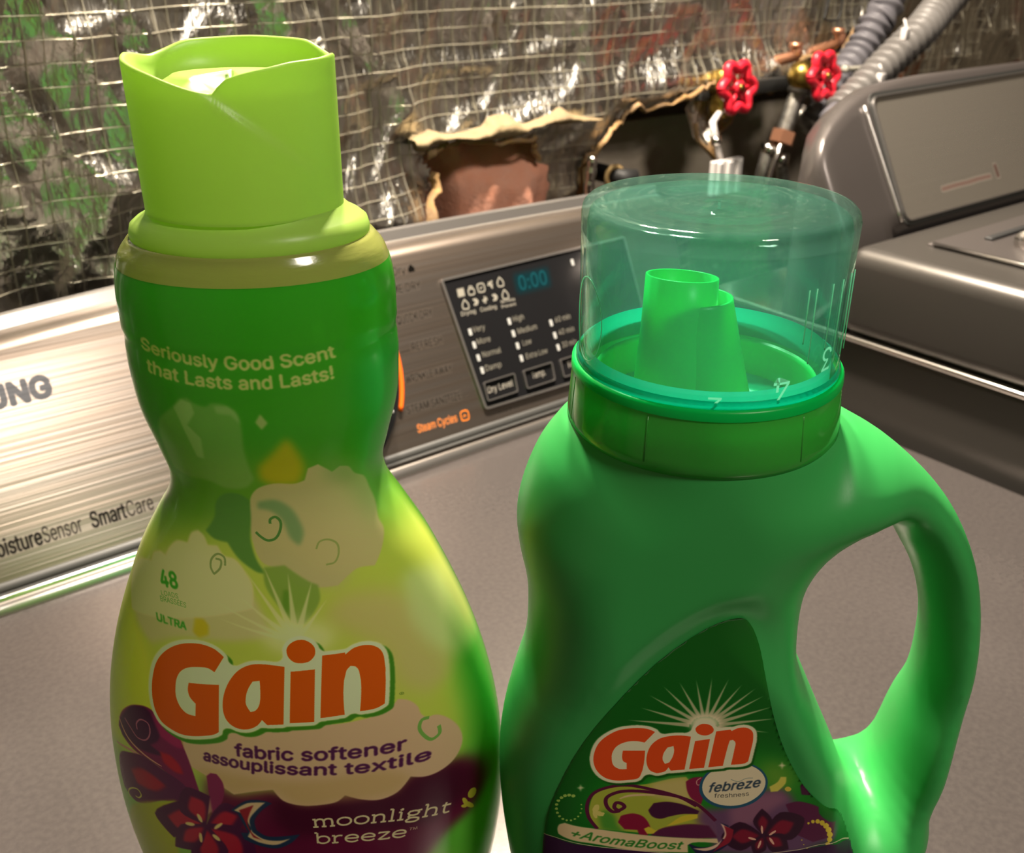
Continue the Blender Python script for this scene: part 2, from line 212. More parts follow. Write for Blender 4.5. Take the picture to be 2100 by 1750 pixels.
ART_L=[["p","5f8f28",0.9,0.732,1,[-3.87,18.17,-2.08,18.47,0.17,18.62,2.06,18.2,3.85,16.11,3.96,14.07,-5.66,13.45],""],["p","b6bc4e",0.95,0.61,1,[-5.55,14.91,-3.2,15.75,0.34,16.81,2.63,16.18,6.21,14.27,6.81,9.5,5.62,8.5,0.3,9.27,-6.18,8.34],""],["p","dcd23c",1,0.671,1,[-5.75,12.98,-4.49,13.7,-3.75,12.72,-3.58,11.2,-4.35,9.57,-6.39,8.38],""],["p","5aa838",0.95,0.488,1,[4.57,12.23,6.21,11.51,6.19,2.82,4.15,5.19,3.91,6.57,4.78,7.93,4.97,9.8,4.77,11.13],""],["p","1f8a42",0.8,0.732,1,[2.88,21.25,3.68,21.05,3.39,16.45,2.83,17.39,2.73,18.99,2.62,20.49],""],["p","c4b488",0.9,0.171,1,[-4.08,14.26,-2.92,15.34,-1.84,15.74,-1.18,15.56,-0.49,15.06,-0.04,14.17,0.13,13.61,-0.92,13.45,-2.48,13.29,-3.4,12.81,-3.93,13.25],""],["p","bcab70",0.9,0.427,1,[1.4,14.06,1.9,14.61,3.1,14.4,4.32,13.25,4.73,12.12,4.57,11.27,4.04,11.11,3.34,11.64,2.82,12.91,2.35,13.32],""],["p","c3c88e",0.8,0.268,1,[3.39,14.71,4.06,14.39,4.7,13.32,5.08,12.24,5.3,11.48,4.88,11.74,4.07,12.55,3.68,13.23,3.49,13.99],""],["p","84a060",0.55,0.061,1,[-1.74,19.94,-1.57,20.13,-1.33,20.2,-1.18,20.08,-0.89,20.03,-0.75,20.12,-0.43,20.11,-0.17,19.94,-0.1,19.58,-0.12,18.87,-0.05,18.23,0.01,18.03,-0.19,17.78,-0.72,17.69,-1.24,17.85,-1.83,17.82,-2.25,17.89,-2.42,18.63,-2.31,19.36],""],["p","a7b884",0.5,0.049,1,[-1.77,19.89,-1.52,20.14,-1.27,20.07,-1.22,19.81,-1.47,19.45,-1.17,19.12,-1.2,18.52,-1.38,18.53,-1.56,19.19,-1.67,19.59],""],["p","a7b884",0.4,0.061,1,[-0.68,20.05,-0.35,20.07,-0.14,19.85,-0.1,19.58,-0.3,19.84,-0.66,19.87],""],["p","9aa66a",0.9,0.037,0,[0.25,19.64,0.39,19.86,0.54,19.61,0.38,19.43],""],["p","c8a010",0.7,0.171,1,[0.91,19.16,1.04,18.95,1.22,18.21,1.06,17.78,0.47,17.81,0.16,17.98,0.15,18.32,0.5,18.71],""],["p","8c7a4a",0.0,0.0,1,[-0.15,17.48,0.05,17.73,0.47,17.86,0.98,17.8,1.19,17.86,1.3,18.19,1.54,18.26,1.71,18.08,1.83,17.93,2.01,18.04,2.19,17.95,2.31,17.65,2.48,17.43,2.6,16.99,2.74,16.55,2.81,16.21,2.95,15.89,2.9,15.46,2.74,15.13,2.33,15.2,2.08,15.07,1.83,14.87,0.88,15.01,0.6,15.3,0.36,15.5,-0.01,15.68,-0.22,16.22,-0.23,16.91],""],["p","b9a57c",0.92,0.024,1,[-0.15,17.48,0.05,17.73,0.47,17.86,0.98,17.8,1.19,17.86,1.3,18.19,1.54,18.26,1.71,18.08,1.83,17.93,2.01,18.04,2.19,17.95,2.31,17.65,2.48,17.43,2.6,16.99,2.74,16.55,2.81,16.21,2.95,15.89,2.9,15.46,2.74,15.13,2.33,15.2,2.08,15.07,1.83,14.87,0.88,15.01,0.6,15.3,0.36,15.5,-0.01,15.68,-0.22,16.22,-0.23,16.91],""],["p","6f9150",0.55,0.366,1,[1.7,18.39,2.25,18.17,2.71,16.97,2.88,16.17,2.57,16.51,2.18,17.38,1.72,17.76],""],["p","b3a679",0.5,0.244,1,[-0.1,16.23,0.72,15.92,1.52,15.28,2.33,15.18,1.91,14.76,0.67,15.03,-0.01,15.55],""],["p","6c8a5c",0.85,0.098,1,[0.0,17.33,0.42,17.38,0.76,17.14,0.97,16.74,1.05,16.37,0.94,16.07,0.74,16.28,0.54,16.84,0.27,17.09,-0.02,17.15],""],["s","4f7a3c",1,0.0,0.067,[0.26,16.72,0.27,16.84,0.4,16.9,0.51,16.78,0.49,16.53,0.35,16.31,0.16,16.27,-0.02,16.39,-0.12,16.5],0],["s","7c8a48",0.7,0.0,0.046,[1.34,15.92,1.42,16.09,1.62,16.11,1.84,15.95,1.87,15.68,1.77,15.49,1.56,15.47],0],["p","4f7c38",0.9,0.037,1,[-1.1,17.23,-0.89,17.48,-0.65,17.57,-0.4,17.54,-0.2,17.38,-0.21,16.91,-0.27,16.31,-0.22,15.95,-0.13,15.68,0.06,15.37,-0.15,15.41,-0.36,15.54,-0.65,15.79,-0.89,16.17,-1.25,16.21,-1.48,16.38,-1.2,16.79],""],["p","d2c294",0.95,0.037,1,[-4.2,14.07,-3.8,14.77,-3.3,15.01,-3.22,15.24,-2.96,15.4,-2.78,15.36,-2.66,15.6,-2.38,15.87,-2.05,15.93,-1.91,16.22,-1.7,16.33,-1.54,16.23,-1.45,16.01,-1.17,16.04,-1.01,15.8,-0.74,15.74,-0.46,15.4,-0.3,15.05,-0.35,14.41,-4.11,13.38],""],["s","849058",1,0.0,0.054,[-1.25,15.68,-1.11,15.66,-1.14,15.45,-1.32,15.27,-1.4,15.43,-1.36,15.66,-1.17,15.82,-1.01,15.75,-1.0,15.53],0],["p","7b9440",0.9,0.037,1,[-0.0,15.54,0.54,15.58,1.1,15.11,1.34,14.97,1.38,14.6,1.21,14.25,0.95,13.95,0.7,13.98,0.33,14.48,0.02,15.07],""],["p","5b8428",0.8,0.061,1,[0.48,14.93,0.63,14.89,0.59,14.2,0.43,14.43],""],["p","c2ab18",0.9,0.073,1,[-1.96,13.96,-1.71,13.99,-1.58,13.82,-1.61,13.56,-1.9,13.42,-2.05,13.56],""],["p","d0c795",0.75,0.024,0,[0.81,13.51,0.0,15.6,0.63,13.43],""],["p","d0c795",0.75,0.024,0,[0.83,13.48,0.61,15.37,0.61,13.46],""],["p","d0c795",0.75,0.024,0,[0.82,13.43,1.2,15.1,0.62,13.51],""],["p","d0c795",0.75,0.024,0,[0.78,13.55,-0.66,14.73,0.66,13.39],""],["p","d0c795",0.75,0.024,0,[0.8,13.53,-0.46,15.43,0.64,13.42],""],["p","d0c795",0.75,0.024,0,[0.75,13.54,-1.29,14.08,0.7,13.4],""],["p","d0c795",0.75,0.024,0,[0.78,13.42,1.56,14.57,0.66,13.52],""],["p","d0c795",0.75,0.024,0,[0.75,13.53,-1.57,14.67,0.69,13.41],""],["p","d6cf9e",0.8,0.366,1,[1.71,13.46,1.59,13.24,1.29,13.1,0.86,13.06,0.41,13.12,0.04,13.27,-0.16,13.49,-0.14,13.73,0.09,13.95,0.47,14.07,0.92,14.07,1.33,13.93,1.62,13.71],""],["t","a9ad6a",1,"Seriously Good Scent",[-2.43,21.24,-0.1,21.02,2.18,21.08],0.326,2,0,"i"],["t","a9ad6a",1,"that Lasts and Lasts!",[-2.37,20.68,-0.05,20.52,2.11,20.56],0.326,2,0,"i"],["t","3c9428",1,"48",[-2.92,14.54,-2.67,14.6,-2.41,14.64],0.4,2,0,"i"],["t","5f9a40",1,"LOADS",[-2.95,14.3,-2.68,14.35,-2.42,14.38],0.127,0,0,"i"],["t","5f9a40",1,"BRASS\u00c9ES",[-2.99,14.13,-2.58,14.19,-2.2,14.19],0.137,0,0,"i"],["t","3c9428",1,"ULTRA",[-3.15,13.55,-2.69,13.58,-2.25,13.57],0.205,1.5,0,"i"],["p","5a0f34",1,0.366,1,[-2.16,9.04,-1.75,8.63,-1.43,8.44,-0.29,8.71,0.42,8.17,1.67,8.39,3.1,8.17,3.44,8.61,4.3,8.52,4.85,8.51,5.39,7.96,5.61,7.18,5.38,6.62,5.03,6.26,4.63,6.12,4.22,5.82,3.63,4.98,1.63,5.36,-0.62,5.5,-2.2,6.05,-2.36,7.55],""],["p","3c0a24",0.85,0.366,1,[-0.3,8.57,1.84,8.4,3.44,8.58,4.79,8.42,5.22,7.84,5.04,6.97,3.92,6.65,1.74,6.94,0.09,6.95,-0.4,7.62],""],["p","c9a38a",1,0.024,1,[-2.74,10.24,-2.75,9.67,-2.61,9.2,-2.17,8.97,-1.74,8.67,-1.43,8.44,-0.85,8.61,-0.29,8.71,-0.05,8.32,0.42,8.13,1.01,8.11,1.45,8.18,1.67,8.37,2.09,8.14,2.61,8.0,3.1,8.13,3.47,8.55,3.86,8.38,4.3,8.38,4.68,8.56,4.9,8.95,4.86,9.44,4.55,10.02,4.18,10.34,3.97,10.35,3.82,10.54,3.73,10.83,3.48,11.12,3.22,11.24,3.01,11.03,-0.09,10.86],""],["p","b5915c",0.5,0.244,1,[-2.61,9.2,-1.43,8.44,-0.85,8.61,-0.29,8.71,0.42,8.13,1.45,8.18,2.09,8.14,3.1,8.13,3.47,8.55,2.93,8.97,0.28,8.99,-1.9,9.23],""],["s","6f9a4a",1,0.0,0.098,[4.28,9.94,4.29,9.67,4.09,9.58,3.87,9.82,3.76,10.13,3.84,10.34,4.03,10.33],0],["p","71174c",1,0.012,1,[-5.09,9.39,-4.92,9.91,-4.6,10.34,-4.19,10.64,-3.76,10.76,-3.51,10.67,-2.94,10.3,-2.76,9.83,-2.61,9.2,-2.48,8.4,-2.35,7.63,-2.65,8.03,-3.19,8.53,-3.91,8.9,-4.45,8.95,-4.88,9.13],""],["p","3a123c",0.9,0.049,1,[-4.72,10.11,-4.35,10.54,-3.9,10.72,-3.62,10.6,-3.45,10.19,-3.58,9.75,-3.88,9.49,-3.39,9.29,-3.72,9.22,-4.42,9.13,-4.96,9.17,-5.03,9.51],""],["p","a01f5c",0.8,0.073,1,[-3.71,10.65,-3.35,10.48,-2.79,10.09,-2.77,9.77,-3.01,9.75,-3.48,9.98],""],["s","a5577a",1,0.0,0.044,[-4.28,9.81,-4.28,10.0,-4.07,10.24,-3.84,10.22,-3.82,9.91,-4.03,9.58,-4.32,9.52,-4.55,9.72,-4.75,9.9],0],["s","c98a80",1,0.0,0.127,[-5.33,8.64,-4.61,8.88,-4.06,8.79,-3.43,8.58,-3.03,8.37,-2.51,8.14],1],["s","c98a80",1,0.0,0.068,[-5.03,9.75,-4.77,9.31,-4.22,9.04,-3.58,8.87],1],["p","a5142c",1,0.073,1,[-3.57,9.39,-3.25,9.41,-2.98,9.16,-2.9,8.84,-3.15,8.83,-3.49,9.04],""],["p","541548",1,0.012,1,[-5.19,8.4,-4.63,8.8,-4.17,8.94,-3.54,8.75,-2.95,8.47,-2.66,7.99,-3.32,7.69,-3.8,7.51,-4.52,6.98,-4.94,6.82,-5.34,6.97,-5.4,7.51],""],["p","9c1630",1,0.085,1,[-4.8,8.09,-4.37,8.41,-3.92,8.37,-3.56,8.17,-3.95,7.81,-4.65,7.69],""],["s","c4b44c",1,0.0,0.044,[-5.12,6.77,-5.17,6.92,-4.92,7.3,-4.66,7.42,-4.58,7.29,-4.73,7.07,-4.85,7.05],0],["p","a9a31c",1,0.098,1,[-5.11,6.47,-4.34,7.18,-3.31,7.73,-2.97,7.52,-3.23,7.05,-3.53,6.37,-3.54,5.55,-3.57,4.66,-5.4,3.02,-5.64,4.57],""],["p","7c1f50",1,0.024,1,[-2.17,8.97,-2.04,9.1,-1.86,9.1,-1.72,8.85,-1.72,8.42,-1.89,7.96,-2.17,7.6,-2.18,8.18],""],["p","bd8a80",0.7,0.049,1,[-2.35,8.29,-2.18,8.18,-2.16,7.68,-2.37,7.48,-2.56,7.8],""],["p","45103c",1,0.012,2,[-2.42,7.09,-3.07,7.85,-4.16,6.83,-3.62,6.14],""],["p","a01a34",1,0.073,2,[-2.58,7.09,-3.11,7.45,-3.69,6.96,-3.38,6.61],""],["p","45103c",1,0.012,2,[-2.42,7.09,-2.16,8.24,-2.87,8.39,-3.2,7.34],""],["p","a01a34",1,0.073,2,[-2.46,7.22,-2.39,7.97,-2.76,8.08,-2.91,7.52],""],["p","45103c",1,0.012,2,[-2.42,7.09,-1.62,6.9,-1.11,7.79,-1.74,8.09],""],["p","a01a34",1,0.073,2,[-2.28,7.17,-1.72,7.17,-1.42,7.64,-1.78,7.76],""],["p","45103c",1,0.012,2,[-2.42,7.09,-2.31,6.11,-1.57,6.35,-1.6,7.25],""],["p","a01a34",1,0.073,2,[-2.33,7.02,-2.17,6.45,-1.78,6.55,-1.81,7.01],""],["p","45103c",1,0.012,2,[-2.42,7.09,-2.26,5.59,-1.17,5.77,-1.23,7.13],""],["p","a01a34",1,0.073,2,[-2.29,6.97,-2.05,6.07,-1.48,6.12,-1.54,6.84],""],["p","45103c",1,0.012,2,[-2.42,7.09,-3.12,6.41,-3.0,5.71,-2.35,6.27],""],["p","a01a34",1,0.073,2,[-2.47,6.96,-2.89,6.46,-2.84,6.07,-2.51,6.38],""],["p","45103c",1,0.012,2,[-2.42,7.09,-3.13,5.62,-2.55,4.94,-1.87,6.19],""],["p","a01a34",1,0.073,2,[-2.43,6.88,-2.79,5.9,-2.51,5.5,-2.17,6.18],""],["p","45103c",1,0.012,2,[-2.42,7.09,-3.28,6.82,-3.64,5.75,-2.85,5.97],""],["p","a01a34",1,0.073,2,[-2.53,6.97,-3.11,6.68,-3.31,6.13,-2.9,6.26],""],["p","d8b27c",1,0.012,1,[-2.54,7.15,-2.58,7.14,-2.61,7.17,-2.65,7.23,-2.67,7.31,-2.68,7.38,-2.67,7.44,-2.64,7.46,-2.61,7.45,-2.57,7.4,-2.54,7.33,-2.53,7.25,-2.53,7.19],""],["p","d8b27c",1,0.012,1,[-1.91,7.28,-1.91,7.25,-1.95,7.18,-2.01,7.11,-2.08,7.04,-2.15,6.99,-2.19,6.98,-2.2,7.01,-2.18,7.06,-2.13,7.14,-2.06,7.21,-1.99,7.26,-1.94,7.29],""],["p","d8b27c",1,0.012,1,[-2.8,6.98,-2.83,6.94,-2.89,6.9,-2.96,6.88,-3.04,6.88,-3.1,6.89,-3.12,6.91,-3.11,6.95,-3.07,6.99,-3.0,7.02,-2.92,7.03,-2.85,7.03,-2.81,7.01],""],["p","d8b27c",1,0.012,1,[-2.69,6.3,-2.72,6.31,-2.74,6.36,-2.74,6.45,-2.74,6.55,-2.72,6.63,-2.7,6.69,-2.67,6.71,-2.64,6.68,-2.63,6.61,-2.63,6.51,-2.64,6.42,-2.66,6.34],""],["p","d8b27c",1,0.012,1,[-2.07,6.54,-2.11,6.53,-2.16,6.54,-2.21,6.57,-2.26,6.63,-2.29,6.68,-2.29,6.74,-2.27,6.76,-2.23,6.77,-2.18,6.75,-2.12,6.7,-2.08,6.64,-2.07,6.58],""],["p","1d2c4c",1,0.012,1,[-1.59,7.83,-1.11,8.25,-0.61,8.3,-0.37,8.21,-0.71,7.9,-0.94,7.51,-0.92,7.17,-0.68,6.96,-0.19,6.96,0.32,7.04,0.04,6.71,-0.4,6.48,-0.91,6.55,-1.33,6.75,-1.4,7.0,-1.17,7.03,-1.32,7.47,-1.4,7.75],""],["p","c9a58a",1,0.012,1,[-1.5,7.84,-1.07,8.17,-0.56,8.23,-0.84,7.92,-1.08,7.53,-1.05,7.08,-0.76,6.83,-0.26,6.79,0.03,6.88,-0.39,6.62,-0.89,6.68,-1.21,6.87,-1.06,7.19,-1.19,7.56,-1.28,7.77],""],["p","8a1f2c",1,0.024,1,[-1.35,7.87,-0.9,8.11,-1.05,7.79,-1.15,7.41,-1.03,6.97,-0.77,6.77,-1.04,6.86,-1.15,7.15,-1.25,7.55],""],["t","cdb79a",1,"moonlight",[0.7,7.29,2.57,7.16,4.53,6.67],0.429,0,0,"s"],["t","cdb79a",1,"breeze",[0.7,6.65,1.99,6.56,3.28,6.34],0.41,0,0,"s"],["t","cdb79a",1,"TM",[3.33,6.56,3.46,6.52,3.58,6.51],0.098,0,0,"i"],["p","b5a43c",1,0.0,1,[5.24,7.02,5.27,6.93,5.27,6.83,5.25,6.76,5.2,6.71,5.14,6.71,5.09,6.75,5.05,6.82,5.03,6.91,5.04,7.0,5.08,7.06,5.13,7.09,5.19,7.07],""],["p","b5a43c",1,0.0,1,[5.01,6.53,4.98,6.56,4.94,6.62,4.9,6.71,4.88,6.81,4.87,6.88,4.88,6.93,4.91,6.92,4.95,6.88,4.99,6.8,5.02,6.7,5.03,6.61,5.03,6.55],""],["p","b5a43c",1,0.0,1,[5.2,6.31,5.17,6.3,5.11,6.34,5.05,6.42,4.99,6.51,4.94,6.61,4.92,6.68,4.94,6.72,4.98,6.71,5.04,6.66,5.1,6.57,5.16,6.46,5.19,6.37],""],["p","b5a43c",1,0.0,1,[5.01,6.53,5.0,6.5,4.98,6.49,4.94,6.5,4.9,6.53,4.86,6.58,4.84,6.62,4.83,6.66,4.85,6.68,4.88,6.67,4.92,6.66,4.96,6.62,4.99,6.57],""],["logo",[[[-1.24,12.96,-1.48,13.16,-1.8,13.24,-2.14,13.21,-2.5,13.09,-2.83,12.88,-3.13,12.58,-3.32,12.28,-3.46,11.89,-3.54,11.51,-3.56,11.08,-3.5,10.74,-3.35,10.48,-3.06,10.33,-2.77,10.26,-2.41,10.29,-2.05,10.38,-1.76,10.48,-1.62,10.58,-1.46,12.09,-2.34,11.99,-2.39,11.75,-2.35,11.55,-2.2,11.38,-2.25,10.98,-2.5,11.0,-2.68,11.16,-2.78,11.47,-2.76,11.77,-2.7,12.02,-2.56,12.27,-2.34,12.44,-2.04,12.53,-1.71,12.55,-1.55,12.46],1],[[0.36,12.73,0.2,10.95,-0.24,10.93,-0.37,11.09,-0.51,10.91,-0.74,10.78,-1.01,10.76,-1.22,10.85,-1.36,11.02,-1.42,11.26,-1.4,11.6,-1.3,11.95,-1.1,12.33,-0.83,12.63,-0.51,12.79,-0.14,12.81],1],[[-0.33,12.31,-0.52,12.28,-0.65,12.07,-0.74,11.82,-0.76,11.55,-0.66,11.33,-0.52,11.38,-0.39,11.6],-1],[[0.51,12.58,1.14,12.6,1.02,10.99,0.37,10.99],1],[[1.35,12.99,1.93,12.98,1.94,12.92,2.14,13.06,2.39,13.09,2.63,13.02,2.82,12.85,2.91,12.6,2.88,11.21,2.66,11.13,2.23,11.14,2.26,12.37,2.17,12.52,2.05,12.56,1.94,12.44,1.83,11.11,1.19,11.09],1],[[1.18,13.13,1.16,13.02,1.09,12.92,1.0,12.85,0.88,12.82,0.76,12.82,0.64,12.85,0.55,12.92,0.48,13.02,0.45,13.13,0.45,13.24,0.5,13.35,0.58,13.43,0.69,13.49,0.81,13.51,0.93,13.49,1.03,13.43,1.12,13.34,1.17,13.24],1]],"ff5000","dcd2b2","3f7a1c",0.115,[0.13,-0.13]],["t","4f6a20",1,"\u00ae",[3.25,11.33,3.31,11.31,3.37,11.29],0.107,0,0,"i"],["t","4a1a48",1,"fabric softener",[-1.23,9.84,0.87,9.71,3.38,9.55],0.41,2.2,0,"i"],["t","4a1a48",1,"assouplissant textile",[-2.18,9.53,0.35,9.25,4.03,8.94],0.38,2.2,0,"i"]]
